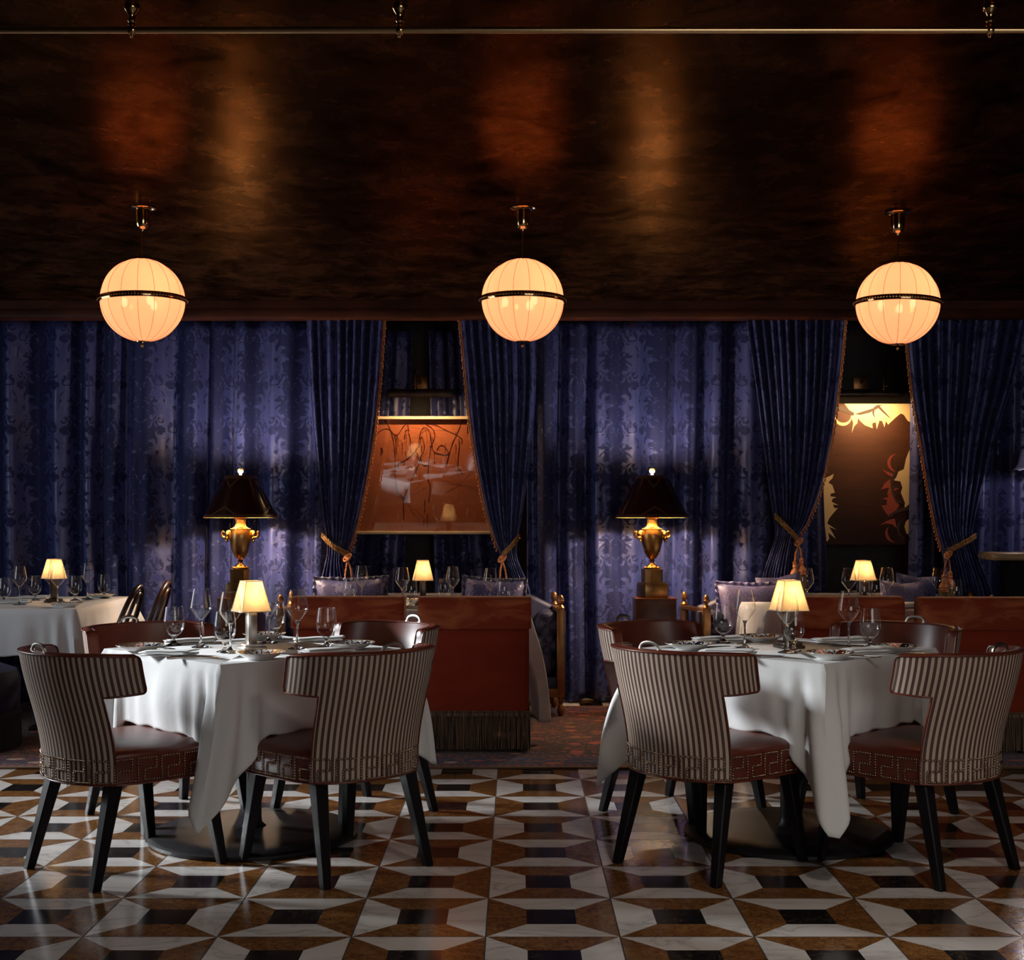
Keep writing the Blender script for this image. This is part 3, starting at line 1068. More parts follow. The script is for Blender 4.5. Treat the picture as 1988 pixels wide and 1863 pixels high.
def tieback(label, tie_o, tie_i, sag, tdx, hang=0.13, big=1.0):
    po, pi_ = at(tie_o[0], tie_o[1], ZS), at(tie_i[0], tie_i[1], ZS)
    t = thing('tieback', label, 'curtain tieback', pi_, group='gold tiebacks')
    rel = po - pi_
    path = []
    for i in range(17):
        u = i / 16
        p = rel * (1 - u)
        p = p + Vector((0, -0.085 * sin(pi * min(1.0, u * 0.9 + 0.1)) - 0.035, -sag * sin(pi * u)))
        path.append(p)
    b = MB()
    b.rope(path, 0.0115, 0.034, 2, 6)
    b.rope([p + Vector((0, -0.004, 0.020)) for p in path], 0.0095, 0.030, 2, 6)
    b.build('cord', M['gold_cord'], t)
    b = MB()
    kz = Vector((0, -0.065, -0.012))
    b.ball(kz, (0.024, 0.022, 0.023), 14, 10)
    b.tube([kz + Vector((0.025 * cos(a), 0.010 * sin(a) - 0.012, 0.024 * sin(a + 0.7))) for a in [2 * pi * k / 16 for k in range(16)]], 0.007, 6, True)
    b.build('knot', M['copper_cord'], t)
    for q, (dx, dz) in enumerate(((-0.018 + tdx, 0.0), (0.028 + tdx, hang * 0.16))):
        L = hang - dz
        b = MB()
        top = kz + Vector((0, 0, -0.015))
        end = kz + Vector((dx, 0.012 * q, -L))
        b.rope([top, top.lerp(end, 0.5) + Vector((dx * 0.25, 0, 0)), end], 0.0065, 0.020, 2, 5)
        ts = b.build('tassel', M['copper_cord'], t)
        b = MB()
        Mx = Matrix.Translation(end) @ Matrix.Scale(big, 4)
        b.lathe([(0.0, 0.006), (0.010, 0.002), (0.014, -0.006), (0.011, -0.012), (0.0155, -0.016), (0.011, -0.021), (0.016, -0.028), (0.012, -0.034), (0.014, -0.042),
                 (0.024, -0.056), (0.029, -0.070), (0.026, -0.076), (0.031, -0.081), (0.027, -0.087), (0.031, -0.092), (0.026, -0.096)], 18, M=Mx)
        b.build('tassel_head', M['copper_cord'], ts)
        b = MB()
        for k in range(26):
            a = 2 * pi * k / 26
            b.tube([(0.024 * cos(a), 0.024 * sin(a), -0.092), (0.028 * cos(a), 0.028 * sin(a), -0.14), (0.032 * cos(a), 0.032 * sin(a), -0.215)], 0.0038, 4, M=Mx)
        b.lathe([(0.0, -0.09), (0.023, -0.092), (0.029, -0.21), (0.0, -0.21)], 14, M=Mx)
        b.build('tassel_skirt', M['tassel'], ts)
    return t

swag('swag curtain at the left edge of the framed splatter picture',
     [(606, 593), (760, 601), (900, 613), (990, 622), (1040, 632), (1075, 634), (1130, 622), (1364, 612)],
     [(606, 746), (760, 735), (870, 722), (960, 706), (1030, 690), (1080, 676), (1130, 690), (1364, 694)],
     (627, 1040), (677, 1078), 9, 3)
swag('swag curtain at the right edge of the framed splatter picture',
     [(606, 1042), (760, 1041), (880, 1031), (990, 1016), (1045, 1006), (1080, 1004), (1150, 1030), (1364, 1042)],
     [(606, 893), (730, 905), (830, 915), (920, 930), (1000, 947), (1060, 966), (1085, 974), (1150, 985), (1364, 972)],
     (1008, 1043), (976, 1080), 9, 4)
swag('swag curtain at the left edge of the unframed brown painting',
     [(606, 1446), (760, 1468), (900, 1486), (980, 1497), (1010, 1502), (1040, 1504), (1130, 1478), (1364, 1462)],
     [(606, 1638), (700, 1630), (800, 1618), (870, 1607), (950, 1589), (1015, 1564), (1045, 1547), (1130, 1545), (1364, 1552)],
     (1501, 1004), (1545, 1048), 11, 6)
swag('wide swag curtain at the right edge of the unframed brown painting',
     [(606, 1996), (750, 1962), (830, 1936), (930, 1911), (1000, 1893), (1040, 1886), (1080, 1896), (1160, 1928), (1364, 1950)],
     [(606, 1752), (760, 1768), (860, 1785), (950, 1800), (1020, 1815), (1075, 1830), (1130, 1838), (1364, 1850)],
     (1888, 1042), (1835, 1073), 12, 9)
tieback('gold cord tieback with tassels half hidden behind the left navy cushion', (628, 1040), (677, 1078), 0.012, 0.0, 0.175)
tieback('gold cord tieback with tassels above the cushion right of the framed picture', (1008, 1043), (975, 1080), 0.006, 0.0, 0.16)
tieback('gold cord tieback with long tassels left of the brown painting', (1501, 1003), (1546, 1048), 0.014, -0.006, 0.135, 1.15)
tieback('gold cord tieback with long tassels right of the brown painting', (1888, 1042), (1834, 1072), -0.006, -0.008, 0.14, 1.2)

# ------------------------------------------------------------------ pictures
D1 = 9.48
c = at(820.5, 922.5, D1)
fw, fh = (957 - 684) * D1 / F, (1037 - 808) * D1 / F
t = thing('framed_picture', 'rust red picture with dark brown drips behind glass in a cream frame', 'picture', (c.x, D1, c.z))
t.rotation_euler = (radians(7.0), 0, 0)
b = MB()
fr = 0.020
for (cx_, cz_, sx_, sz_) in ((0, fh / 2 - fr / 2, fw, fr), (0, -fh / 2 + fr / 2, fw, fr), (-fw / 2 + fr / 2, 0, fr, fh - 2 * fr), (fw / 2 - fr / 2, 0, fr, fh - 2 * fr)):
    b.box((cx_, 0, cz_), (sx_, 0.06, sz_), 0.002)
b.build('frame', M['cream_frame'], t)
b = MB(); b.box((0, (YB - D1 + 0.03) / 2, fh * 0.3), (0.06, YB - D1 - 0.032, 0.05)); b.build('wall_batten', M['ebony'], t)
b = MB(); b.box((0, 0.02, 0), (fw - 2 * fr, 0.008, fh - 2 * fr))
b.build('canvas', M['canvas'], t)
def p1(x, y):     # crop pixels of the photograph (1552 wide view of 680..980) to picture coordinates
    q = at(680 + x * 300 / 1552, 700 + y * 360 / 1863, D1)
    return (q.x - c.x, 0.0150, q.z - c.z)
b = MB()
strokes = [[(240, 790), (290, 720), (360, 685), (410, 705), (440, 740), (480, 745), (540, 660), (580, 632)],
           [(350, 595), (390, 660), (430, 780), (450, 950), (450, 1150), (470, 1310), (525, 1395), (530, 1600)],
           [(530, 1400), (590, 1250), (690, 1030), (705, 985), (735, 1050), (790, 1045)],
           [(580, 632), (590, 720), (605, 800), (603, 925)], [(545, 790), (560, 705), (600, 700)],
           [(680, 870), (710, 720), (750, 672), (800, 720), (815, 840), (790, 1000), (780, 1190), (800, 1260), (785, 1420)],
           [(750, 635), (830, 690), (850, 770), (800, 870)], [(750, 635), (860, 650), (960, 700), (1060, 745), (1120, 790), (1118, 835)],
           [(1130, 595), (1075, 730), (1020, 850), (960, 1060)], [(1090, 790), (1095, 860), (1080, 1000), (1085, 1080), (1130, 1140)],
           [(870, 900), (910, 850), (960, 880), (985, 935), (930, 945), (840, 915), (820, 850)], [(845, 910), (845, 1030)],
           [(485, 1085), (485, 1030), (545, 1005), (640, 930), (690, 850)], [(545, 1005), (542, 1055)],
           [(690, 870), (720, 765), (745, 880), (700, 980)], [(470, 745), (462, 830), (465, 940)], [(450, 745), (452, 800)],
           [(310, 950), (315, 875), (328, 920)], [(1180, 650), (1178, 730)], [(770, 1540), (768, 1690)], [(745, 1400), (742, 1530)], [(730, 1660), (735, 1600)]]
for k, s_ in enumerate(strokes):
    pts = [p1(*q) for q in curve(s_, 5)]
    n_ = len(pts)
    b.tube(pts, [0.0022 + 0.0018 * abs(sin(i * 0.7 + k)) for i in range(n_)], 6)
for k in range(12):
    random.seed(90 + k)
    x, y = random.uniform(420, 1120), random.uniform(720, 960)
    b.tube([p1(x, y), p1(x + 3, y + 40), p1(x, y + random.uniform(60, 130))], [0.003, 0.0024, 0.0012], 5)
b.ball(p1(1065, 735), (0.006, 0.003, 0.010)); b.ball(p1(530, 1400), (0.004, 0.002, 0.018)); b.ball(p1(462, 745), (0.008, 0.002, 0.004))
for k in range(70):
    random.seed(500 + k)
    x, y = random.uniform(200, 1300), random.uniform(640, 1680)
    b.ball(p1(x, y), (0.0014 + 0.0018 * random.random(), 0.001, 0.0016 + 0.002 * random.random()), 6, 4)
hub = [(540, 1400), (760, 700), (700, 1000), (1100, 1250)]
for k in range(44):
    random.seed(700 + k)
    h0 = hub[k % 4]
    a = random.uniform(0, 6.28); L = random.uniform(150, 420)
    x1_, y1_ = min(1330, max(180, h0[0] + L * cos(a))), min(1680, max(620, h0[1] + L * sin(a)))
    b.tube([p1(*h0), p1((h0[0] + x1_) / 2 + 8, (h0[1] + y1_) / 2), p1(x1_, y1_)], 0.0005, 4)
b.build('paint_drips', M['drip'], t)
b = MB(); b.box((0, -0.012, 0), (fw - 2 * fr, 0.003, fh - 2 * fr))
b.build('pane', M['picture_glass'], t)

D2 = 9.50
c = at(1678, 920, D2)
t = thing('unframed_painting', 'unframed dark brown woven painting with cream and red spiky shapes round its edges', 'picture', (c.x, D2, c.z))
cw, ch = (1769 - 1588) * D2 / F, (1057 - 783) * D2 / F
b = MB(); b.box((0, 0.015, 0), (cw, 0.03, ch), 0.002)
b.build('canvas', M['weave'], t)
b = MB(); b.box((0, (YB - D2 + 0.03) / 2, ch * 0.3), (0.10, YB - D2 - 0.032, 0.05)); b.build('wall_batten', M['ebony'], t)
def p2(x, y):     # crop pixels (1208 wide view of 1580..1820)
    q = at(1580 + x * 240 / 1208, 700 + y * 370 / 1863, D2)
    return (max(-cw / 2 + .002, min(cw / 2 - .002, q.x - c.x)), max(-ch / 2 + .002, min(ch / 2 - .002, q.z - c.z)))
def flatshape(name, polys, mat, lift):
    for k, pl in enumerate(polys):
        b = MB()
        q = [p2(*v) for v in pl]
        b.prism(q, 0.0003, lift + 0.00012 * k, M=Matrix.Rotation(pi / 2, 4, 'X'))
        b.build(name, M[mat], t)
def crescent(cx_, cy_, r, a0, a1, w):
    o, i_ = [], []
    for k in range(13):
        a = a0 + (a1 - a0) * k / 12
        ww = w * sin(pi * k / 12)
        o.append((cx_ + r * cos(a), cy_ + r * sin(a)))
        i_.append((cx_ + (r - ww - 1) * cos(a), cy_ + (r - ww - 1) * sin(a)))
    return o + i_[::-1]
flatshape('cream_shape', [
    [(300, 418), (940, 418), (940, 600), (915, 585), (880, 530), (850, 515), (800, 555), (725, 625), (705, 590), (690, 650), (668, 590), (640, 585), (615, 670), (605, 600), (570, 612), (575, 660), (500, 632),
     (455, 590), (430, 560), (425, 610), (395, 640), (370, 705), (385, 610), (360, 540), (390, 520), (345, 480)],
    crescent(285, 555, 82, radians(-10), radians(200), 30),
    [(85, 1150), (150, 1130), (195, 1105), (180, 1150), (140, 1190), (180, 1215), (205, 1290), (165, 1300), (160, 1325), (220, 1335), (180, 1350), (175, 1380), (240, 1410), (185, 1405), (200, 1440), (235, 1440),
     (190, 1490), (150, 1540), (130, 1590), (220, 1650), (150, 1625), (215, 1740), (140, 1680), (150, 1740), (125, 1770), (95, 1500)],
    [(935, 870), (900, 960), (880, 1060), (825, 1085), (805, 1140), (780, 1170), (845, 1180), (865, 1240), (850, 1290), (890, 1390), (885, 1440), (935, 1400)],
    [(935, 1540), (900, 1570), (885, 1620), (905, 1690), (935, 1700)]], 'cream_paint', 0.0012)
flatshape('red_shape', [
    crescent(805, 1000, 88, radians(80), radians(272), 30), [(665, 1062), (720, 1085), (775, 1105), (770, 1140), (720, 1115)],
    [(745, 1155), (690, 1200), (655, 1260), (735, 1240), (715, 1300), (730, 1330), (665, 1350), (715, 1360), (710, 1410), (660, 1415), (680, 1450), (720, 1510), (765, 1525), (835, 1415), (800, 1360), (770, 1280), (840, 1250), (760, 1220)],
    crescent(780, 1690, 84, radians(80), radians(235), 30), [(640, 1610), (720, 1560), (790, 1540), (810, 1640), (770, 1600), (700, 1590)]], 'red_paint', 0.0010)
flatshape('dark_shape', [
    [(215, 470), (240, 440), (300, 455), (395, 510), (385, 540), (345, 525)], crescent(640, 500, 70, radians(120), radians(300), 22),
    [(400, 520), (450, 505), (560, 470), (640, 440), (720, 530), (760, 575), (690, 520), (630, 465), (540, 510), (450, 530)],
    [(830, 1020), (780, 1100), (745, 1180), (760, 1290), (800, 1380), (880, 1400), (800, 1350), (780, 1240), (850, 1245), (770, 1220), (800, 1110)],
    [(935, 1420), (820, 1450), (740, 1500), (700, 1560), (790, 1490), (930, 1455)], crescent(905, 1640, 95, radians(100), radians(255), 20)], 'dark_paint', 0.0018)

def picture_light(label, plate, tube, d, offs):
    x0, x1, y0, y1 = tube
    cy_ = (y0 + y1) / 2
    c = at((x0 + x1) / 2, cy_, d)
    t = thing('picture_light', label, 'picture light', c, group='bronze picture lights')
    L = (x1 - x0) * d / F
    r = (y1 - y0) * d / F / 2
    b = MB()
    prof = [(r * cos(a), r * sin(a)) for a in [radians(-20 + 250 * k / 16) for k in range(17)]]
    rows = [[(sx, q[0], q[1]) for q in prof] for sx in (-L / 2, -L / 2 + 0.004, L / 2 - 0.004, L / 2)]
    b.grid(rows)
    for sx in (-L / 2, L / 2):
        b.add([(sx, q[0], q[1]) for q in prof], [list(range(17))])
    b.build('hood', M['lamp_bronze'], t, solid=0.003)
    b = MB(); b.tube([(-L / 2 + 0.02, 0, -0.006), (L / 2 - 0.02, 0, -0.006)], 0.008, 10)
    b.build('light_tube', M['hot'], t)
    dw = YB - 0.007
    pc = at((plate[0] + plate[1]) / 2, (plate[2] + plate[3]) / 2, dw) - c
    pw, ph = (plate[1] - plate[0]) * dw / F, (plate[3] - plate[2]) * dw / F
    wy = dw - d
    b = MB(); b.box((pc.x, wy, pc.z), (pw, 0.012, ph), 0.002)
    for q in (-1, 1):
        b.ball((pc.x + q * pw * 0.38, wy - 0.007, pc.z), 0.003, 6, 5)
    b.build('back_plate', M['gilt'], t)
    b = MB()
    b.tube(curve([(pc.x, wy, pc.z), (pc.x, wy * 0.6, pc.z + 0.035), (pc.x + offs, wy * 0.2, pc.z + 0.04), (pc.x + offs, 0, pc.z + 0.01), (pc.x + offs, 0, r)], 6), 0.006, 8)
    b.lathe([(0.011, 0.0), (0.013, 0.012), (0.009, 0.02), (0.012, 0.03), (0.008, 0.04)], 12, M=Matrix.Translation((pc.x + offs, 0, r)))
    b.tube([(pc.x + offs, 0, r + 0.025), (pc.x + offs + 0.028, 0, r + 0.03)], 0.004, 6)
    b.build('arm', M['bronze'], t)
    l = bpy.data.lights.new('picture_light_glow', 'AREA')
    l.shape = 'RECTANGLE'; l.size = L * 0.8; l.size_y = 0.02; l.energy = 7.5; l.color = (1.0, 0.60, 0.27)
    o = bpy.data.objects.new('picture_light_glow', l)
    COL.objects.link(o); o.parent = t; o.location = (0, 0.0, -0.016); o.rotation_euler = (radians(10), 0, 0)
    return t
picture_light('bronze picture light on a square back plate above the framed splatter picture', (805, 831, 731, 757), (754, 878, 755, 774), 9.20, 0.002)
picture_light('bronze picture light with a bent arm above the unframed brown painting', (1657, 1685, 733, 755), (1628, 1753, 757, 773), 9.34, 0.03)
# ------------------------------------------------------------------ striped dining chairs
def make_dining_chair(label):
    t = thing('dining_chair', label, 'chair', group='striped dining chairs')
    Z0, Z1, ZW = 0.352, 0.803, 0.657
    TH = 0.042
    def oval(z):
        lean = 0.085 * sstep(0.40, 0.86, z) + 0.010 * (z - 0.35)
        a = 0.287 + 0.012 * sstep(0.40, 0.85, z)
        return a, 0.236, -0.052 - lean
    def P(tt, z, off=0.0):
        a, bb, y0 = oval(z)
        x, y = a * sin(tt), y0 - bb * cos(tt)
        n = Vector((sin(tt) / a, -cos(tt) / bb, 0)).normalized()
        return Vector((x, y, z)) + n * off
    TL, TU = radians(55), radians(91)
    # columns and rows of the T shaped shell
    ts = sorted(set([-TL + 2 * TL * k / 34 for k in range(35)] + [s * (TL + (TU - TL) * k / 9) for s in (-1, 1) for k in range(1, 8)] + [s * (TL + (TU - TL) * f) for s in (-1, 1) for f in (0.85, 0.90, 0.93, 0.96, 0.98, 1.0)]))
    zs_low = [Z0 + (ZW - Z0) * k / 14 for k in range(15)]
    zs_up = [ZW + (Z1 - ZW) * k / 8 for k in range(1, 9)]
    def zshift(tt, z):
        # the wings dip a little and end in round corners
        w = max(0.0, abs(tt) - TL) / (TU - TL)
        if w <= 0:
            return z
        rc = 0.018
        s = (1 - w) * 0.165
        cut = rc - sqrt(max(0.0, rc * rc - max(0.0, rc - s) ** 2))
        lo, hi = ZW + 0.010 * w + cut, Z1 - 0.008 * w - cut
        return lo + (z - ZW) / (Z1 - ZW) * (hi - lo)
    # arc length for the stripes
    us = {}
    acc, prev = 0.0, None
    for tt in ts:
        p = P(tt, 0.75)
        if prev is not None: acc += (p - prev).length
        us[tt] = acc; prev = p
    outer, inner = MB(), MB()
    low = [tt for tt in ts if abs(tt) <= TL + 1e-6]
    upz = [ZW] + zs_up
    for b, off, fl in ((outer, 0.0, False), (inner, -TH, True)):
        b.grid([[P(tt, z, off) for tt in low] for z in zs_low], [[(us[tt], z) for tt in low] for z in zs_low], flip=fl)
        b.grid([[P(tt, zshift(tt, z), off) for tt in ts] for z in upz], [[(us[tt], z) for tt in ts] for z in upz], flip=fl)
    # the rim that joins both faces
    rim = [(tt, Z0) for tt in low] + [(TL, z) for z in zs_low[1:]] + [(tt, ZW) for tt in ts if tt > TL + 1e-6] + [(TU, z) for z in zs_up] \
        + [(tt, Z1) for tt in reversed(ts)][1:] + [(-TU, z) for z in reversed(upz[:-1])] + [(tt, ZW) for tt in ts if -TU + 1e-6 < tt < -TL - 1e-6] + [(-TL, z) for z in reversed(zs_low[1:])]
    rw = []
    for off, bul in ((0.0, 0.0), (-0.006, 0.005), (-TH * 0.5, 0.008), (-TH + 0.006, 0.005), (-TH, 0.0)):
        row = []
        for tt, z in rim:
            zz = zshift(tt, z)
            p = P(tt, zz, off)
            if z == Z1: p.z += bul
            row.append(p)
        rw.append(row)
    inner.grid(rw, closed=True)
    # piping round the outer edge
    inner.tube([P(tt, zshift(tt, z), 0.002) for tt, z in rim], 0.0038, 6, closed=True)
    inner.tube([P(tt, zshift(tt, z), -TH) + Vector((0, 0, 0.002)) for tt, z in rim if z >= ZW], 0.0035, 6)
    inner.build('backrest', M['leather'], t, sharp=60)
    tag(outer.build('striped_back', M['stripe'], t, sharp=80), 'cream and brown striped outside of the backrest')
    # seat outline
    pts = [P(-TL + 2 * TL * k / 24, 0.40, -0.012).xy for k in range(25)]
    side = [(0.248, -0.10), (0.262, 0.02), (0.270, 0.13), (0.262, 0.215), (0.225, 0.262), (0.14, 0.283), (0.0, 0.290)]
    right = curve([tuple(pts[-1])] + side, 6)[1:]
    left = [(-x, y) for x, y in reversed(right[:-1])]
    outl = [Vector((p[0], p[1])) for p in pts] + [Vector(p) for p in right] + [Vector(p) for p in left]
    b = MB()
    cxy = Vector((0, 0.0))
    def ring(k, z):
        return [Vector((cxy.x + (p.x - cxy.x) * k, cxy.y + (p.y - cxy.y) * k, z)) for p in outl]
    rows = [ring(0.955, 0.343), ring(1.0, 0.347), ring(1.0, 0.430), ring(1.012, 0.440), ring(1.012, 0.449), ring(0.985, 0.458), ring(0.93, 0.465),
            ring(0.8, 0.473), ring(0.6, 0.479), ring(0.3, 0.482), ring(0.06, 0.483)]
    b.grid(rows, closed=True)
    n = len(outl)
    b.add(rows[0], [list(range(n))]); b.add(rows[-1], [list(range(n))])
    b.tube(ring(1.004, 0.349), 0.004, 6, closed=True)
    b.build('seat', M['leather'], t, sharp=70)
    # Greek key of nails round the seat, over the stripes at the back
    path = []
    lowd = [P(-TL + 2 * TL * k / 60, 0.39, 0.0025) for k in range(61)]
    for p in lowd: path.append(Vector((p.x, p.y)))
    for p in right + left: path.append(Vector((p[0], p[1])) * 1.006)
    per = [0.0]
    for a_, c_ in zip(path, path[1:] + path[:1]): per.append(per[-1] + (c_ - a_).length)
    def along(s):
        s %= per[-1]
        for i in range(len(path)):
            if per[i + 1] >= s:
                f = (s - per[i]) / max(1e-9, per[i + 1] - per[i])
                a_, c_ = path[i], path[(i + 1) % len(path)]
                d = (c_ - a_).normalized()
                return a_.lerp(c_, f), Vector((d.y, -d.x))
        return path[0], Vector((0, -1))
    unit = per[-1] / round(per[-1] / 0.088)
    sp, r = 0.0096, 0.0047
    hh = 0.076
    key = [(0.0, 0.0), (0.0, hh), (0.76 * unit, hh), (0.76 * unit, 0.5 * hh), (0.27 * unit, 0.5 * hh), (0.27 * unit, 0.0), (unit, 0.0)]
    nails = MB()
    half = [(1.0, 0.0), (0.80, 0.62), (0.0, 1.0)]
    for u in range(round(per[-1] / unit)):
        rest = 0.0
        for a_, c_ in zip(key[:-1], key[1:]):
            L = abs(c_[0] - a_[0]) + abs(c_[1] - a_[1])
            d = rest
            while d < L:
                f = d / L
                xy, nn = along(u * unit + a_[0] + (c_[0] - a_[0]) * f)
                z = 0.359 + a_[1] + (c_[1] - a_[1]) * f
                tx = Vector((-nn.y, nn.x, 0)); n3 = Vector((nn.x, nn.y, 0)); up = Vector((0, 0, 1))
                base = Vector((xy.x, xy.y, z))
                vs_, fs_ = [], []
                for (rr, hh_) in half[:-1]:
                    for q in range(6):
                        a = 2 * pi * q / 6
                        vs_.append(base + tx * (r * rr * cos(a)) + up * (r * rr * sin(a)) + n3 * (r * 0.9 * hh_))
                vs_.append(base + n3 * r * 0.9)
                for i in range(1):
                    for q in range(6):
                        q2 = (q + 1) % 6
                        fs_.append([i * 6 + q, i * 6 + q2, (i + 1) * 6 + q2, (i + 1) * 6 + q])
                for q in range(6): fs_.append([6 + q, 6 + (q + 1) % 6, 12])
                nails.add(vs_, fs_)
                d += sp
            rest = d - L
    tag(nails.build('nailhead_trim', M['nail'], t, sharp=180), 'bronze nailheads set in a Greek key band')
    # legs
    for sx, sy, tx, ty in ((-1, -1, 0.196, -0.175), (1, -1, 0.196, -0.175), (-1, 1, 0.205, 0.195), (1, 1, 0.205, 0.195)):
        bx, by = (0.226, -0.262) if sy < 0 else (0.236, 0.250)
        b = MB()
        rows = []
        for z, w in ((0.0, 0.0150), (0.004, 0.0165), (0.2, 0.0215), (0.343, 0.0255)):
            f = z / 0.343
            cx_, cy_ = sx * (bx + (tx - bx) * f), by + (ty - by) * f
            c = 0.004
            rows.append([(cx_ + q[0], cy_ + q[1], z) for q in ((-w + c, -w), (w - c, -w), (w, -w + c), (w, w - c), (w - c, w), (-w + c, w), (-w, w - c), (-w, -w + c))])
        b.grid(rows, closed=True)
        b.add(rows[0], [list(range(8))]); b.add(rows[-1], [list(range(8))])
        b.build('leg', M['black_wood'], t, sharp=30)
    # metal pull handle on the top edge
    b = MB()
    path = []
    for k in range(13):
        a = pi * k / 12
        tt = 0.155 * -cos(a)
        p = P(tt, Z1, -TH * 0.62)
        path.append(Vector((p.x, p.y, Z1 + 0.004 + 0.027 * sin(a) ** 0.75)))
    b.tube(path, [0.0068 if k in (0, 12) else 0.0052 for k in range(13)], 8, flat=1.5)
    for k in (0, 12):
        b.box(path[k] + Vector((0, 0, -0.001)), (0.019, 0.016, 0.008), 0.002)
    tag(b.build('handle', M['pewter'], t), 'silvery pull handle')
    return t

RZ = lambda deg: radians(deg) - pi / 2      # local forward is +Y
chair = make_dining_chair('front left striped chair at the left white table, back corner nearest the left edge')
chair.location = (-1.425, 4.83, 0); chair.rotation_euler = (0, 0, RZ(48))
for lab, x, y, a in (
        ('front right striped chair at the left white table, its back toward the open floor', -0.665, 4.864, 133),
        ('front left striped chair at the right white table, the brightest lit stripes', 0.722, 4.885, 44),
        ('front right striped chair at the right white table, by the right edge', 1.470, 4.843, 127.5),
        ('leather chair behind the left white table on its left, below the bentwood chairs', -1.490, 5.640, -46),
        ('leather chair behind the left white table on its right, white glare on the leather', -0.700, 5.700, -134),
        ('leather chair behind the right white table on its left, below the burl pedestal', 0.725, 5.710, -46),
        ('leather chair behind the right white table on its right, before the rust chairs', 1.548, 5.655, -135)):
    dup(chair, (x, y, 0), RZ(a), lab)

# ------------------------------------------------------------------ cloths
def cloth_mesh(hx, hy, z, mid, corner, sw, flare=0.30, seed=1, rip=0.010, sides=None, seatbulge=0.0, lean=(0, 0, 0, 0)):
    """cloth over a rectangular top: mid = drop at the sides, corner = drop at the corners; sides overrides mid per side"""
    rnd = random.Random(seed)
    ph = [rnd.uniform(0, 6.28) for _ in range(8)]
    cs = [Vector((hx, -hy)), Vector((hx, hy)), Vector((-hx, hy)), Vector((-hx, -hy))]
    cols = []
    for i in range(4):
        a, c = cs[i], cs[(i + 1) % 4]
        L = (c - a).length
        e = (c - a) / L
        nn = Vector((e.y, -e.x))
        N = 64
        for k in range(N):
            f = k / N
            # denser near the corners
            g = 0.5 - 0.5 * cos(pi * f)
            f = 0.55 * g + 0.45 * f
            s0, s1 = f * L, (1 - f) * L
            cols.append((a + e * (f * L), e, nn, i, s0, s1, L))
    NR = 26
    rows = []
    top = [(0.70, 0.0), (0.93, 0.0)]
    for k, dz in top:
        rows.append([Vector((c[0].x * k, c[0].y * k, z)) for c in cols])
    rows.append([Vector((c[0].x - c[2].x * 0.008, c[0].y - c[2].y * 0.008, z)) for c in cols])
    for j in range(NR + 1):
        v = j / NR
        row = []
        for (p0, e, nn, i, s0, s1, L) in cols:
            s = min(s0, s1)
            ci = i if s0 < s1 else (i + 1) % 4
            d = cs[ci].normalized()
            m = sides[i] if sides else mid
            w = max(0.0, 1 - s / sw)
            w = w ** 1.45
            cd = corner[ci] if isinstance(corner, (list, tuple)) else corner
            drop = m + (cd - m) * w + 0.004 * sin(40 * s + ph[i])
            h = drop * v
            q = p0.copy()
            r0 = 0.010 * (1 - math.exp(-h / 0.006))
            q += nn * r0
            sg = 0.022 + 0.135 * h
            g = math.exp(-(s / sg) ** 2)
            fk_ = flare[ci] if isinstance(flare, (list, tuple)) else flare
            fl = fk_ * h * (1 + 0.25 * sin(ph[ci] + 6 * h))
            q += d * (fl * g)
            q += Vector((-d.y, d.x)) * (lean[ci] * h * g)
            # folds running down from the corner
            sgn = 1 if s0 < s1 else -1
            q += nn * (rip * 2.2 * min(1, h / 0.2) * sin(2 * pi * s / 0.085 + ph[ci] + 2.5 * h) * math.exp(-(s / 0.15) ** 2))
            q += nn * (rip * min(1, h / 0.15) * (sin(s0 * 15 + ph[i + 4]) + 0.6 * sin(s0 * 37 + ph[i])) * 0.6)
            if seatbulge:
                bl = seatbulge * sstep(sw * 0.55, sw * 1.2, s)
                q += nn * (bl * (sin(pi * min(1.0, v) * 0.93) ** 1.5) * (0.75 + 0.4 * sin(s0 * 11 + ph[i])))
            q += nn * (0.03 * h)
            row.append(Vector((q.x, q.y, z - 0.008 * (1 - math.exp(-h / 0.006)) - max(0.0, h - 0.0))))
        rows.append(row)
    b = MB()
    b.grid(rows, closed=True)
    n = len(cols)
    b.add([r for r in rows[0]], [list(range(n))])
    return b

def set_cloth(label, hx, hy, x, y, rot, mesh):
    o = mesh.build('tablecloth', M['linen'], None, (x, y, 0), rot, sharp=60, solid=0.002)
    return tag(o, label, 'tablecloth', 'white tablecloths')

TZ = 0.738
def pedestal_table(label, x, y, rot, half):
    t = thing('pedestal_table', label, 'table', (x, y, 0), rot, 'square pedestal tables')
    b = MB(); b.lathe([(0.0, 0.0), (0.405, 0.0), (0.414, 0.004), (0.414, 0.016), (0.400, 0.026), (0.30, 0.033), (0.08, 0.040), (0.0, 0.040)], 96)
    b.build('base', M['iron'], t)
    b = MB(); b.lathe([(0.0, 0.0385), (0.050, 0.0385), (0.033, 0.055), (0.030, 0.08), (0.030, 0.690), (0.0, 0.690)], 32)
    b.build('column', M['iron'], t)
    b = MB(); b.box((0, 0, 0.7135), (half * 2, half * 2, 0.045), 0.004)
    b.build('tabletop', M['black_wood'], t)
    return t
TL_ = Vector((-1.050, 5.285)); TR_ = Vector((1.095, 5.300))
pedestal_table('pedestal table under the left front white cloth, round black iron foot', TL_.x, TL_.y, radians(45), 0.418)
pedestal_table('pedestal table under the right front white cloth, round black iron foot', TR_.x, TR_.y, radians(45.5), 0.418)
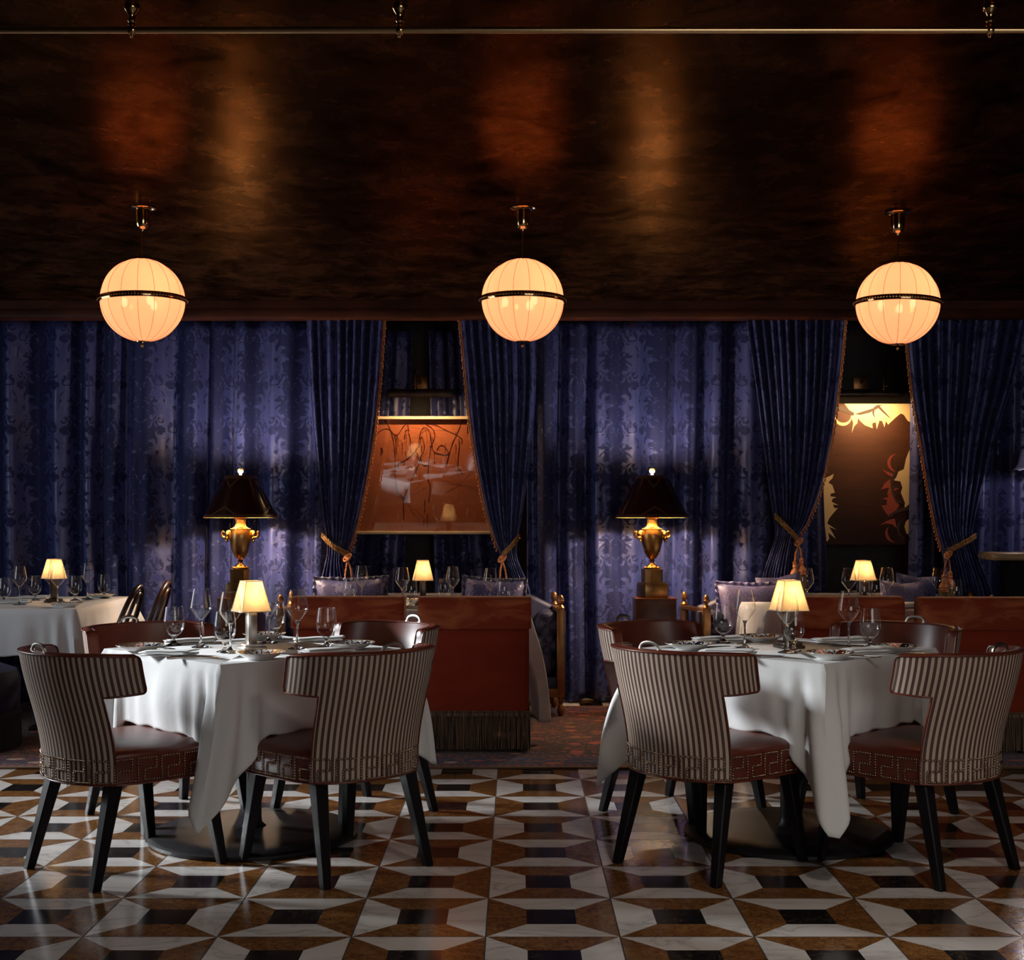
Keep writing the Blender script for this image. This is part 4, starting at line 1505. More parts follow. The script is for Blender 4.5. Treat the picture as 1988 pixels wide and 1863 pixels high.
# cloth corners in order: right, far, left, near (after the 45 degree turn)
set_cloth('white cloth hanging in a long corner point from the left front table', 0, 0, TL_.x, TL_.y, radians(45),
          cloth_mesh(0.424, 0.424, TZ + 0.012, 0.262, [0.46, 0.54, 0.54, 0.55], 0.20, 0.30, 3, 0.011, seatbulge=0.016, lean=(0, 0, 0, -0.05)))
set_cloth('white cloth hanging in a long corner point from the right front table', 0, 0, TR_.x, TR_.y, radians(45.5),
          cloth_mesh(0.424, 0.424, TZ + 0.012, 0.262, [0.52, 0.54, 0.54, 0.56], 0.20, 0.32, 8, 0.011, seatbulge=0.018, lean=(0, 0, 0, -0.03)))

def back_table(label, clabel, x0, x1, y0, y1, rot, mid, corner, seed, flare=0.3):
    cx_, cy_ = (x0 + x1) / 2, (y0 + y1) / 2
    hx, hy = (x1 - x0) / 2 - 0.012, (y1 - y0) / 2 - 0.012
    t = thing('dining_table', label, 'table', (cx_, cy_, 0.0105), rot)
    b = MB(); b.box((0, 0, 0.7025), (2 * hx - 0.02, 2 * hy - 0.02, 0.04), 0.004)
    b.build('tabletop', M['black_wood'], t)
    for sx in (-1, 1):
        b = MB()
        b.box((sx * hx * 0.55, 0, 0.0125), (0.06, hy * 1.3, 0.025), 0.005)
        b.box((sx * hx * 0.55, 0, 0.354), (0.06, 0.06, 0.656), 0.004)
        b.build('leg', M['iron'], t)
    set_cloth(clabel, 0, 0, cx_, cy_, rot, cloth_mesh(hx, hy, TZ + 0.012, mid, corner, 0.30, flare, seed, 0.012))
back_table('dining table under white cloth before the left banquette, framed picture above', 'white cloth on the table between the two left rust chairs and the left banquette',
           -1.24, 0.085, 7.50, 8.36, 0, 0.40, [0.62, 0.42, 0.42, 0.5], 15, [0.15, 0.02, 0.02, 0.1])
back_table('dining table under white cloth before the right banquette, brown painting above', 'white cloth on the table between the two right rust chairs and the right banquette',
           1.42, 2.80, 7.50, 8.36, 0, 0.40, [0.5, 0.42, 0.42, 0.60], 18, [0.1, 0.02, 0.02, 0.26])
back_table('dining table under white cloth at the left edge beside the bentwood chairs', 'white cloth on the table at the left edge, warm lit on its right side',
           -4.0, -2.57, 7.60, 8.95, radians(2.5), 0.26, [0.50, 0.50, 0.4, 0.4], 31, [0.12, 0.30, 0.1, 0.1])

# ------------------------------------------------------------------ rust velvet chairs with fringe
def make_slipper_chair(label):
    t = thing('slipper_chair', label, 'chair', group='rust velvet chairs')
    W = 0.295
    def slab(sec, xs):
        """sec: list of (y, z) profile; xs: list of (x, inset)"""
        b = MB()
        rows = []
        for x, ins in xs:
            cy_ = sum(p[0] for p in sec) / len(sec); cz_ = sum(p[1] for p in sec) / len(sec)
            rows.append([(x, cy_ + (p[0] - cy_) * ins, cz_ + (p[1] - cz_) * (1 - (1 - ins) * 0.25)) for p in sec])
        b.grid(rows, closed=True)
        b.add(rows[0], [list(range(len(sec)))]); b.add(rows[-1], [list(range(len(sec)))])
        return b
    xs = [(-W + 0.0, 0.75), (-W + 0.006, 0.93), (-W + 0.022, 1.0), (-0.15, 1.0), (0, 1.0), (0.15, 1.0), (W - 0.022, 1.0), (W - 0.006, 0.93), (W, 0.75)]
    # back panel (outside face at y = 0)
    sec = curve([(0.004, 0.225), (0.0, 0.45), (0.0, 0.655), (0.05, 0.68), (0.125, 0.66), (0.135, 0.5), (0.14, 0.225)], 4)
    slab(sec, xs).build('backrest', M['velvet'], t, sharp=60)
    # thick roll over the top of the back
    xr = [(-W - 0.012, 0.80), (-W - 0.006, 0.95), (-W + 0.012, 1.0), (-0.15, 1.0), (0, 1.01), (0.15, 1.0), (W - 0.012, 1.0), (W + 0.006, 0.95), (W + 0.012, 0.80)]
    sec = curve([(-0.010, 0.668), (-0.017, 0.72), (-0.014, 0.79), (0.012, 0.832), (0.07, 0.842), (0.135, 0.830), (0.160, 0.78), (0.160, 0.70), (0.14, 0.668), (0.06, 0.672), (-0.010, 0.668)], 4)[:-1]
    tag(slab(sec, xr).build('top_roll', M['velvet_roll'], t, sharp=60), 'brushed padded roll over the top of the back, lamp glow in its colour')
    # seat box and cushion
    b = MB(); b.box((0, 0.345, 0.275), (2 * W - 0.004, 0.415, 0.12), 0.015)
    b.build('seat_base', M['velvet'], t)
    b = MB(); b.box((0, 0.345, 0.395), (2 * W - 0.01, 0.41, 0.115), 0.04, seg=4)
    b.build('seat', M['velvet'], t)
    # fringe round the bottom with a twisted heading
    b = MB()
    loop = [(-W, 0.0), (W, 0.0), (W, 0.55), (-W, 0.55)]
    rnd = random.Random(4)
    for i in range(4):
        a_, c_ = Vector(loop[i]), Vector(loop[(i + 1) % 4])
        e = (c_ - a_); L = e.length; e /= L
        nn = Vector((e.y, -e.x))
        N = int(L / 0.0068)
        for k in range(N):
            p = a_ + e * (L * (k + 0.5) / N) + nn * (0.002 + 0.004 * rnd.random())
            sw_ = rnd.uniform(-0.004, 0.004)
            z1 = 0.016 + 0.007 * rnd.random()
            b.tube([(p.x, p.y, 0.208), (p.x + e.x * sw_ * 0.4, p.y + e.y * sw_ * 0.4, 0.12), (p.x + e.x * sw_, p.y + e.y * sw_, z1)], 0.0030, 5)
        b.box(((a_.x + c_.x) / 2 + nn.x * 0.004, (a_.y + c_.y) / 2 + nn.y * 0.004, 0.207), (abs(e.x) * L + abs(nn.x) * 0.01, abs(e.y) * L + abs(nn.y) * 0.01, 0.022), 0.003)
    b.rope([Vector((p[0], p[1], 0.221)) for p in ((-W - 0.002, -0.007), (W + 0.006, -0.007), (W + 0.006, 0.556), (-W - 0.006, 0.556), (-W - 0.006, -0.007))], 0.006, 0.018, 2, 5)
    tag(b.build('fringe', M['fringe'], t), 'long brown and gold bullion fringe')
    for sx in (-1, 1):
        for y in (0.05, 0.50):
            b = MB(); b.lathe([(0.0, 0.0), (0.016, 0.0), (0.022, 0.21), (0.0, 0.21)], 12, M=Matrix.Translation((sx * 0.24, y, 0)))
            b.build('leg', M['black_wood'], t)
    return t
sl = make_slipper_chair('rust velvet chair second from left, fringe fully seen above the rug')
sl.location = (-0.222, 7.12, 0.011)
dup(sl, (-0.912, 7.14, 0.011), 0.0, 'leftmost rust velvet chair, behind the glasses of the left white table')
dup(sl, (1.805, 7.14, 0.011), 0.0, 'rust velvet chair behind the right white table, left of the gap')
dup(sl, (2.485, 7.06, 0.011), 0.0, 'rightmost rust velvet chair, cut by the right edge of the view')

# ------------------------------------------------------------------ banquettes
def make_banquette(label, xc, half, skew=((0, 0), (0, 0))):
    t = thing('banquette', label, 'sofa', (xc, 0, 0.011), group='navy banquettes with gilt posts')
    yf, yr = 8.46, 8.86
    b = MB(); b.box((0, 8.67, 0.20), (2 * half - 0.06, 0.42, 0.10), 0.01)
    b.build('seat_frame', M['damask_sofa'], t)
    n = 3
    for k in range(n):
        w = (2 * half - 0.10) / n
        b = MB(); b.box((-half + 0.05 + w * (k + 0.5), 8.655, 0.335), (w - 0.008, 0.41, 0.165), 0.055, seg=4)
        b.build('seat_cushion', M['damask_sofa'], t)
    # back that scoops down to the arms
    b = MB()
    rows = []
    for i in range(41):
        x = -half + 0.02 + (2 * half - 0.04) * i / 40
        e = abs(x) / half
        top = 0.765 - 0.085 * sstep(0.72, 1.0, e)
        rows.append([(x, 8.80, 0.25), (x, 8.80, top - 0.03), (x, 8.815, top), (x, 8.86, top + 0.004), (x, 8.895, top - 0.02), (x, 8.90, 0.25)])
    b.grid(rows, closed=True)
    b.add(rows[0], [list(range(6))]); b.add(rows[-1], [list(range(6))])
    b.build('backrest', M['damask_sofa'], t, sharp=70)
    for sx in (-1, 1):
        X = sx * half
        # padded arm: stacked bolster rolls inside a gilt frame
        b = MB()
        b.box((X, 8.66, 0.44), (0.045, 0.36, 0.46), 0.008)
        for zc, r_ in ((0.585, 0.082), (0.455, 0.070), (0.335, 0.060)):
            b.lathe([(0.0, -0.185), (r_ * 0.7, -0.185), (r_, -0.165), (r_, 0.165), (r_ * 0.7, 0.185), (0.0, 0.185)], 20,
                    M=Matrix.Translation((X - sx * 0.09, 8.665, zc)) @ Matrix.Rotation(pi / 2, 4, 'X'))
        b.build('arm', M['damask_sofa'], t)
        X0 = X
        for y, dx_ in zip((yf, yr), skew[0 if sx < 0 else 1]):
            X = X0 + dx_
            b = MB()
            b.box((X + sx * 0.01, y, 0.405), (0.05, 0.045, 0.570), 0.004)
            b.build('post', M['gilt'], t)
            b = MB()
            b.lathe([(0.0, 0.690), (0.024, 0.690), (0.026, 0.696), (0.018, 0.708), (0.009, 0.716), (0.011, 0.722), (0.020, 0.728), (0.0205, 0.737), (0.023, 0.739), (0.023, 0.743),
                     (0.020, 0.745), (0.0195, 0.757), (0.013, 0.771), (0.004, 0.779), (0.0, 0.780)], 20, M=Matrix.Translation((X + sx * 0.01, y, 0)))
            b.build('acorn_finial', M['gilt'], t)
            b = MB()
            b.lathe([(0.0, 0.0), (0.012, 0.0), (0.022, 0.018), (0.026, 0.04), (0.020, 0.062), (0.011, 0.076), (0.016, 0.092), (0.016, 0.122), (0.0, 0.122)], 18, M=Matrix.Translation((X + sx * 0.01, y, 0)))
            b.build('foot', M['gilt'], t)
        k0, k1 = skew[0 if sx < 0 else 1]
        for z0_, z1_ in ((0.662, 0.687), (0.122, 0.178)):
            b = MB()
            xa, xb = X0 + sx * 0.01 + k0, X0 + sx * 0.01 + k1
            b.prism([(xa - 0.022, yf + 0.023), (xa + 0.022, yf + 0.023), (xb + 0.022, yr - 0.023), (xb - 0.022, yr - 0.023)], z0_, z1_)
            b.build('arm_rail' if z0_ > 0.5 else 'side_rail', M['gilt'], t)
    b = MB(); b.box((0, yf - 0.002, 0.150), (2 * half - 0.03, 0.04, 0.055), 0.004)
    b.build('front_rail', M['gilt'], t)
    for sx in (-1, 1):
        b = MB(); b.box((sx * (half - 0.17), yf, 0.062), (0.095, 0.05, 0.122), 0.004)
        b.build('block_foot', M['lamp_bronze'], t)
    return t
make_banquette('navy damask banquette under the framed splatter picture, gilt acorn posts', -0.60, 0.90, ((0, 0), (-0.02, -0.05)))
make_banquette('navy damask banquette under the brown painting, gilt acorn posts', 2.125, 0.925, ((0.035, -0.055), (0, 0)))

def pillow(label, x, y, z, w, h, th, tilt, roll, mat, ruffle=True, yaw=0.0):
    t = thing('cushion', label, 'cushion', (x, y, z), group='fringed cushions')
    t.rotation_euler = (tilt, roll, yaw)
    b = MB()
    N = 18
    def surf(sg):
        rows = []
        for i in range(N + 1):
            r = []
            for k in range(N + 1):
                u, v = -1 + 2 * k / N, -1 + 2 * i / N
                pin = 1 - 0.10 * (1 - abs(u)) * (abs(v) ** 3) - 0.10 * (1 - abs(v)) * (abs(u) ** 3)
                d = (max(0, 1 - u ** 4) * max(0, 1 - v ** 4)) ** 0.55
                wob = 0.05 * sin(5 * u + 2 * v) * d
                r.append((u * w / 2 * pin, sg * th / 2 * (d + wob), v * h / 2 * pin))
            rows.append(r)
        return rows
    uv = [[(k / N * w, i / N * h) for k in range(N + 1)] for i in range(N + 1)]
    b.grid(surf(-1), uv); b.grid(surf(1), uv, flip=True)
    b.build('cover', M[mat], t, sharp=80)
    if ruffle:
        b = MB()
        out = []
        for s_ in range(4):
            for k in range(30):
                f = -1 + 2 * k / 30
                u, v = [(f, -1), (1, f), (-f, 1), (-1, -f)][s_]
                pin = 1 - 0.10 * (1 - abs(u)) * (abs(v) ** 3) - 0.10 * (1 - abs(v)) * (abs(u) ** 3)
                out.append(Vector((u * w / 2 * pin, 0, v * h / 2 * pin)))
        rows = []
        n = len(out)
        for lay in range(4):
            row = []
            for k, p in enumerate(out):
                d = Vector((p.x / w, 0, p.z / h)).normalized()
                g = lay / 3
                row.append(p * (1 - 0.01) + d * (0.028 * g) + Vector((0, (0.011 * sin(k * 2.1) + 0.004 * sin(k * 0.9)) * (0.3 + g), 0)))
            rows.append(row)
        b.grid(rows, closed=True)
        b.build('ruffle', M['damask_sofa'] if mat != 'lilac' else M['lilac'], t, sharp=80, solid=0.004)
    return t
ZP = 0.425
pillow('navy ruffled cushion on the left banquette, behind the two left glasses', wx(680, 8.66), 8.66, 0.67, 0.47, 0.44, 0.15, radians(-14), radians(-1), 'pillow')
pillow('blue shiny ruffled cushion on the left banquette, behind the two right glasses', wx(957, 8.66), 8.66, 0.67, 0.40, 0.43, 0.15, radians(-14), radians(3), 'pillow')
pillow('lilac satin ruffled cushion at the left end of the right banquette', wx(1462, 8.64), 8.64, 0.655, 0.46, 0.40, 0.16, radians(-12), radians(0), 'lilac')
pillow('mauve cushion on the right banquette, right of the table lamp', wx(1753, 8.64), 8.64, 0.665, 0.30, 0.42, 0.14, radians(-12), radians(2), 'lilac', False)

pillow('mauve cushion corner showing behind the lilac cushion, by the left tassels', wx(1520, 8.74), 8.755, 0.690, 0.30, 0.44, 0.10, radians(-6), radians(-8), 'lilac', False)
pillow('navy cushion showing behind the mauve cushion, by the right tassels', wx(1778, 8.74), 8.755, 0.690, 0.28, 0.44, 0.10, radians(-6), radians(5), 'pillow', False)

# ------------------------------------------------------------------ bentwood chairs by the far left table
def make_bentwood(label):
    t = thing('bentwood_chair', label, 'chair', group='bentwood chairs')
    b = MB(); b.lathe([(0.0, 0.445), (0.17, 0.447), (0.195, 0.452), (0.205, 0.465), (0.195, 0.477), (0.0, 0.472)], 36)
    b.build('seat', M['bentwood'], t)
    def hoop(w, zt, z0, y0, lean, r):
        pts = []
        for k in range(33):
            a = pi * k / 32
            x = -w * cos(a)
            zz = z0 + (zt - z0) * (sin(a) ** 0.55 if 0 < k < 32 else 0.0)
            pts.append((x, y0 - lean * (zz - z0) / (zt - z0), zz))
        return pts
    b = MB(); b.tube(hoop(0.195, 0.855, 0.44, -0.13, 0.15, 0), 0.0155, 10); b.build('back_hoop', M['bentwood'], t)
    b = MB(); b.tube(hoop(0.105, 0.812, 0.46, -0.165, 0.115, 0), 0.0125, 10); b.build('inner_hoop', M['bentwood'], t)
    for sx, sy in ((-1, 1), (1, 1), (-1, -1), (1, -1)):
        b = MB()
        b.tube([(sx * 0.155, sy * 0.135, 0.45), (sx * 0.17, sy * 0.16, 0.25), (sx * 0.195, sy * 0.20 if sy > 0 else -0.235, 0.0)], [0.016, 0.0145, 0.011], 10)
        b.build('leg', M['bentwood'], t)
    b = MB(); b.tube([(0.155 * cos(a), 0.155 * sin(a), 0.25) for a in [2 * pi * k / 32 for k in range(32)]], 0.009, 8, True)
    b.build('stretcher_ring', M['bentwood'], t)
    return t
bw = make_bentwood('bentwood chair nearer the camera, left of the pair by the far left table')
bw.location = (-2.56, 7.98, 0.0112); bw.rotation_euler = (0, 0, RZ(182))
dup(bw, (-2.53, 8.52, 0.0112), RZ(184), 'bentwood chair farther back, right of the pair by the far left table')

# navy fringed stool in the dark at the left edge
t = thing('ottoman', 'round navy velvet ottoman with dark fringe at the left edge behind the striped chair', 'ottoman', (-3.06, 7.24, 0.011))
b = MB(); b.lathe([(0.0, 0.19), (0.30, 0.19), (0.315, 0.21), (0.318, 0.38), (0.30, 0.43), (0.22, 0.462), (0.0, 0.47)], 48); b.build('seat', M['navy_velvet'], t)
b = MB()
for k in range(210):
    a = 2 * pi * k / 210
    b.tube([(0.318 * cos(a), 0.318 * sin(a), 0.205), (0.320 * cos(a), 0.320 * sin(a), 0.012)], 0.0042, 5)
b.lathe([(0.317, 0.19), (0.324, 0.19), (0.324, 0.215), (0.317, 0.215), (0.317, 0.19)], 48)
b.build('fringe', M['fringe_navy'], t)
b = MB(); b.lathe([(0.0, 0.0), (0.22, 0.0), (0.22, 0.19), (0.0, 0.19)], 32); b.build('plinth', M['ebony'], t)
# ------------------------------------------------------------------ pedestals with urn lamps
def make_pedestal(label, x, y):
    t = thing('pedestal', label, 'pedestal', (x, y, 0.0), group='burl pedestals')
    b = MB(); b.box((0, 0, 0.395), (0.262, 0.262, 0.72), 0.003); b.build('shaft', M['mahogany'], t)
    b = MB(); b.box((0, 0, 0.7575), (0.276, 0.276, 0.005), 0.001); b.build('top', M['mahogany'], t)
    b = MB(); b.box((0, 0, 0.0175), (0.276, 0.276, 0.035), 0.003); b.build('plinth', M['mahogany'], t)
    return t
LY = 8.68
pd = make_pedestal('burl wood pedestal behind the left white table, under the left urn lamp', wx(469, LY), LY)
dup(pd, (wx(1270, LY), LY, 0), 0, 'burl wood pedestal left of the right banquette, under the right urn lamp')

def make_urn_lamp(label, x, y):
    t = thing('urn_lamp', label, 'lamp', (x, y, 0.7605), group='brass urn lamps')
    b = MB()
    b.box((0, 0, 0.045), (0.158, 0.158, 0.09), 0.003); b.box((0, 0, 0.094), (0.146, 0.146, 0.010), 0.003)
    ch = 0.028
    for z0, z1, w in ((0.098, 0.180, 0.0625), (0.179, 0.186, 0.066)):
        poly = [(-w + ch, -w), (w - ch, -w), (w, -w + ch), (w, w - ch), (w - ch, w), (-w + ch, w), (-w, w - ch), (-w, -w + ch)]
        b.prism(poly, z0, z1)
    b.build('base', M['bronze'], t, sharp=30)
    b = MB()
    b.lathe([(0.0, 0.185), (0.048, 0.185), (0.050, 0.192), (0.040, 0.200), (0.034, 0.209), (0.020, 0.217), (0.013, 0.226), (0.013, 0.234), (0.020, 0.239), (0.013, 0.246), (0.018, 0.254),
             (0.034, 0.272), (0.052, 0.305), (0.066, 0.350), (0.0725, 0.395), (0.071, 0.425), (0.062, 0.447), (0.062, 0.452), (0.046, 0.460), (0.036, 0.470), (0.033, 0.490), (0.034, 0.512),
             (0.046, 0.524), (0.046, 0.530), (0.0, 0.530)], 40)
    for k in range(18):
        a = 2 * pi * k / 18
        b.ball((0.046 * cos(a), 0.046 * sin(a), 0.196), (0.010, 0.010, 0.007), 6, 5)
        b.tube([(0.024 * cos(a), 0.024 * sin(a), 0.258), (0.047 * cos(a), 0.047 * sin(a), 0.292), (0.055 * cos(a + .08), 0.055 * sin(a + .08), 0.306)], [0.005, 0.004, 0.001], 5)
        b.ball((0.0625 * cos(a), 0.0625 * sin(a), 0.4495), 0.005, 6, 5)
    b.build('urn', M['bronze'], t)
    for sx in (-1, 1):
        b = MB()
        b.ball((sx * 0.084, -0.002, 0.408), (0.018, 0.020, 0.030), 12, 8)
        b.ball((sx * 0.086, -0.014, 0.385), (0.012, 0.016, 0.020), 10, 8)
        b.ball((sx * 0.090, -0.020, 0.372), (0.008, 0.010, 0.009), 8, 6)
        for sy in (-1, 1):
            hp = []
            for k in range(22):
                a = 0.6 + 4.6 * k / 21
                r_ = 0.027 * (1 - 0.55 * k / 21)
                hp.append((sx * (0.098 + r_ * sin(a) * 0.9), sy * (0.012 + 0.010 * k / 21) - 0.004, 0.412 + r_ * cos(a)))
            b.tube(hp, [0.0085 * (1 - 0.6 * k / 21) for k in range(22)], 8)
            b.ball((sx * 0.082, sy * 0.017 - 0.004, 0.414), (0.006, 0.008, 0.004), 6, 5)
        b.tube([(sx * 0.062, 0, 0.425), (sx * 0.076, 0, 0.432), (sx * 0.088, 0, 0.428)], 0.011, 8)
        b.build('ram_head_handle', M['bronze'], t)
    z0, z1, r0, r1 = 0.524, 0.800, 0.242, 0.100
    b = MB(); b.shell([(r0, z0), (r0 - 0.001, z0 + 0.004), (r1, z1)], 72)
    sh = b.build('shade', M['dark_shade'], t)
    b = MB(); b.shell([(r0 - 0.002, z0), (r1 - 0.002, z1)], 72); b.build('shade_lining', M['gold_paper'], sh)
    # ribbon bands with chevrons
    b = MB()
    def onr(f, a, off=0.0012):
        r = r0 + (r1 - r0) * f + off
        return Vector((r * cos(a), r * sin(a), z0 + (z1 - z0) * f))
    for f0, f1 in ((0.0, 0.075), (0.925, 1.0)):
        b.grid([[onr(f, 2 * pi * k / 72) for k in range(72)] for f in (f0, f1)], closed=True)
    for q in range(4):
        ac = -pi / 2 - 0.30 + q * pi / 2
        for fa, fb, wd_ in ((0.075, 0.28, 0.42), (0.925, 0.70, 0.42)):
            for sg in (-1, 1):
                seg = []
                for k in range(9):
                    u = k / 8
                    seg.append((ac + sg * wd_ * (1 - u), fa + (fb - fa) * u))
                tk = 0.055 if fb > fa else -0.055
                rows = [[onr(f, a, 0.0016) for a, f in seg], [onr(f - tk, a, 0.0016) for a, f in seg]]
                b.grid(rows)
    b.build('ribbon', M['chevron'], sh, sharp=60)
    b = MB()
    b.tube([(0, 0, 0.53), (0, 0, 0.60)], 0.010, 10)
    b.tube([(0, 0, 0.60), (0.055, 0, 0.63), (0.050, 0, 0.78), (0, 0, 0.795), (-0.050, 0, 0.78), (-0.055, 0, 0.63), (0, 0, 0.60)], 0.002, 6)
    b.tube([(0, 0, 0.795), (0, 0, 0.812)], 0.004, 8)
    b.tube([(-r1, 0, z1 - 0.004), (r1, 0, z1 - 0.004)], 0.0018, 6)
    b.build('harp', M['brass'], t)
    b = MB(); b.lathe([(0.0, 0.806), (0.010, 0.806), (0.008, 0.813), (0.010, 0.818), (0.018, 0.826), (0.0195, 0.837), (0.015, 0.847), (0.0, 0.851)], 20)
    tag(b.build('finial', M['porcelain'], t), 'pale ball finial')
    b = MB(); b.ball((0, 0, 0.66), (0.030, 0.030, 0.040)); b.build('light_bulb', M['hot'], t)
    bulb('lamp_light', t, (0, 0, 0.752), 32.0, (1.0, 0.82, 0.66), 0.03)
    bulb('lamp_light', t, (0, 0, 0.606), 40.0, (1.0, 0.80, 0.62), 0.02)
    return t
ul = make_urn_lamp('brass urn lamp with dark red cone shade behind the left white table', wx(467, LY), LY)
dup(ul, (wx(1266, LY), LY, 0.7605), radians(16), 'brass urn lamp with dark red cone shade on the pedestal in the middle')

# ------------------------------------------------------------------ little table lamps
def make_table_lamp(label, x, y, z, rot, metal='pewter', power=1.25):
    t = thing('table_lamp', label, 'lamp', (x, y, z), rot, 'small table lamps')
    b = MB()
    b.box((0, 0, 0.006), (0.096, 0.096, 0.012), 0.0015); b.box((0, 0, 0.0175), (0.080, 0.080, 0.014), 0.0015)
    b.build('base', M[metal], t)
    b = MB(); b.box((0, 0, 0.0845), (0.036, 0.036, 0.123), 0.0012)
    b.build('column', M[metal], t)
    b = MB(); b.tube([(0, 0, 0.145), (0, 0, 0.172)], 0.009, 10)
    b.build('neck', M['bronze'], t)
    z0, z1, h0, h1 = 0.152, 0.272, 0.0595, 0.033
    b = MB()
    cor = [(-1, -1), (1, -1), (1, 1), (-1, 1)]
    for i in range(4):
        a_, c_ = Vector(cor[i]), Vector(cor[(i + 1) % 4])
        rows, uv = [], []
        for j in range(5):
            f = j / 4
            h = h0 + (h1 - h0) * f
            rows.append([tuple((a_.lerp(c_, k / 6) * h)) + (z0 + (z1 - z0) * f,) for k in range(7)])
            uv.append([(i + k / 6 * (0.55 + 0.45 * (1 - f)) , f) for k in range(7)])
        b.grid(rows, uv)
    sh = b.build('shade', M['pleated'], t, sharp=25)
    b = MB()
    for z_, h in ((z0, h0), (z1, h1)):
        for i in range(4):
            a_, c_ = Vector(cor[i]) * (h + 0.0006), Vector(cor[(i + 1) % 4]) * (h + 0.0006)
            b.tube([(a_.x, a_.y, z_), (c_.x, c_.y, z_)], 0.0017, 6)
    for i in range(4):
        a_ = Vector(cor[i])
        b.tube([(a_.x * (h0 + 0.0004), a_.y * (h0 + 0.0004), z0), (a_.x * (h1 + 0.0004), a_.y * (h1 + 0.0004), z1)], 0.0012, 6)
    b.build('braid', M['shade_trim'], sh)
    b = MB(); b.ball((0, 0, 0.195), (0.011, 0.011, 0.018)); b.build('light_bulb', M['hot'], t)
    bulb('lamp_light', t, (0, 0, 0.218), power * 0.6, (1.0, 0.585, 0.28), 0.008)
    bulb('lamp_light', t, (0, 0, 0.168), power * 0.4, (1.0, 0.585, 0.28), 0.008)
    return t
TOP = TZ + 0.0135
BTOP = TZ + 0.0135
lm = make_table_lamp('small silvery lamp with square pleated shade on the left front table', -1.052, 5.24, TOP, radians(33))
ld = make_table_lamp('small dark lamp with square pleated shade on the right front table, behind the glasses', 1.100, 5.30, TOP, radians(14), 'lamp_bronze')
dup(ld, (wx(821, 8.0), 8.0, BTOP), radians(8), 'small lamp with pleated shade on the table below the framed picture')
dup(ld, (wx(1676, 8.0), 8.0, BTOP), radians(8), 'small lamp with pleated shade on the table below the brown painting')
dup(ld, (wx(105, 8.25), 8.25, BTOP), radians(40), 'small lamp with pleated shade on the table at the left edge')

# ------------------------------------------------------------------ glasses
def glass(name, bowl, stem, foot):
    t = thing(name, 'wine glass', 'wine glass')
    b = MB(); b.shell(curve(bowl, 4), 40)
    b.tube([(bowl[-1][0] * cos(a), bowl[-1][0] * sin(a), bowl[-1][1]) for a in [2 * pi * k / 40 for k in range(40)]], 0.0006, 5, True)
    b.build('bowl', M['glass'], t, sharp=180)
    b = MB(); b.lathe(stem, 20)
    b.build('stem', M['solid_glass'], t, sharp=50)
    return t
wine = glass('wine_glass', [(0.0045, 0.106), (0.014, 0.116), (0.030, 0.136), (0.0415, 0.154), (0.0428, 0.164), (0.0400, 0.185), (0.0350, 0.212), (0.0308, 0.235)],
             [(0.0, 0.0), (0.038, 0.0), (0.0385, 0.0012), (0.030, 0.004), (0.013, 0.010), (0.0055, 0.019), (0.0040, 0.035), (0.0038, 0.085), (0.0046, 0.099), (0.0085, 0.108), (0.0105, 0.1135), (0.0, 0.112)], 0)
water = glass('water_glass', [(0.006, 0.036), (0.020, 0.043), (0.033, 0.056), (0.0400, 0.075), (0.0415, 0.095), (0.0400, 0.120), (0.0355, 0.157)],
              [(0.0, 0.0), (0.034, 0.0), (0.0345, 0.0012), (0.026, 0.004), (0.013, 0.009), (0.0068, 0.016), (0.0062, 0.024), (0.0090, 0.033), (0.016, 0.040), (0.019, 0.0425), (0.0, 0.041)], 0)
water['category'] = 'water glass'
used = {}
def put_glass(proto, label, group, x, ytop, h, ztop, d=None):
    top = ztop + h
    dd = d if d else (CH - top) * F / (ytop - CY)
    loc = ((x - CX) * dd / F, dd, ztop + 0.0008)
    if proto.name in used:
        return dup(proto, loc, 0, label, group)
    used[proto.name] = 1
    proto.location = loc
    proto['label'] = label; proto['group'] = group
    return proto
HW, HT = 0.235, 0.157
W_, T_ = [('wine', *a) for a in ()], []
def wg(label, group, x, y, z=TOP, d=None): return put_glass(wine, label, group, x, y, HW, z, d)
def tg(label, group, x, y, z=TOP, d=None): return put_glass(water, label, group, x, y, HT, z, d)
g1 = 'stemware on the left front table'
wg('tall wine glass on the left front table, second from left, before dark drapes', g1, 390, 1143.5)
wg('tall wine glass directly left of the lamp on the left front table', g1, 447, 1149)
wg('tall wine glass just right of the lamp on the left front table', g1, 522, 1139)
wg('tall wine glass on the left front table, before the leftmost rust chair', g1, 577, 1145)
tg('short water glass farthest left on the left front table', g1, 338, 1178)
tg('short water glass nearest the viewer on the left front table', g1, 437, 1187)
tg('short water glass behind the lamp on the left front table', g1, 535, 1168)
tg('short water glass farthest right on the left front table', g1, 634, 1180)
g2 = 'stemware on the right front table'
wg('tall wine glass on the right front table, second from left', g2, 1446, 1145)
wg('tall wine glass close before the lamp on the right front table', g2, 1529, 1150, TOP, 5.10)
wg('tall wine glass on the right front table, before the rust chair', g2, 1648, 1147)
tg('short water glass farthest left on the right front table', g2, 1404, 1175)
tg('short water glass nearest the viewer on the right front table, before the lamp', g2, 1541, 1186)
tg('short water glass farthest right on the right front table', g2, 1690, 1181)
g3 = 'stemware on the table below the framed picture'
tg('short water glass farthest left below the framed picture', g3, 679, 1119, BTOP, 8.10)
wg('tall wine glass before the left navy cushion below the framed picture', g3, 702, 1098.5, BTOP)
wg('tall wine glass left of the lamp below the framed picture', g3, 781, 1101.5, BTOP)
tg('short water glass close left of the lamp below the framed picture', g3, 797, 1126, BTOP)
tg('short water glass right of the lamp below the framed picture', g3, 863, 1121, BTOP, 8.05)
wg('tall wine glass right of the lamp below the framed picture', g3, 879, 1100, BTOP)
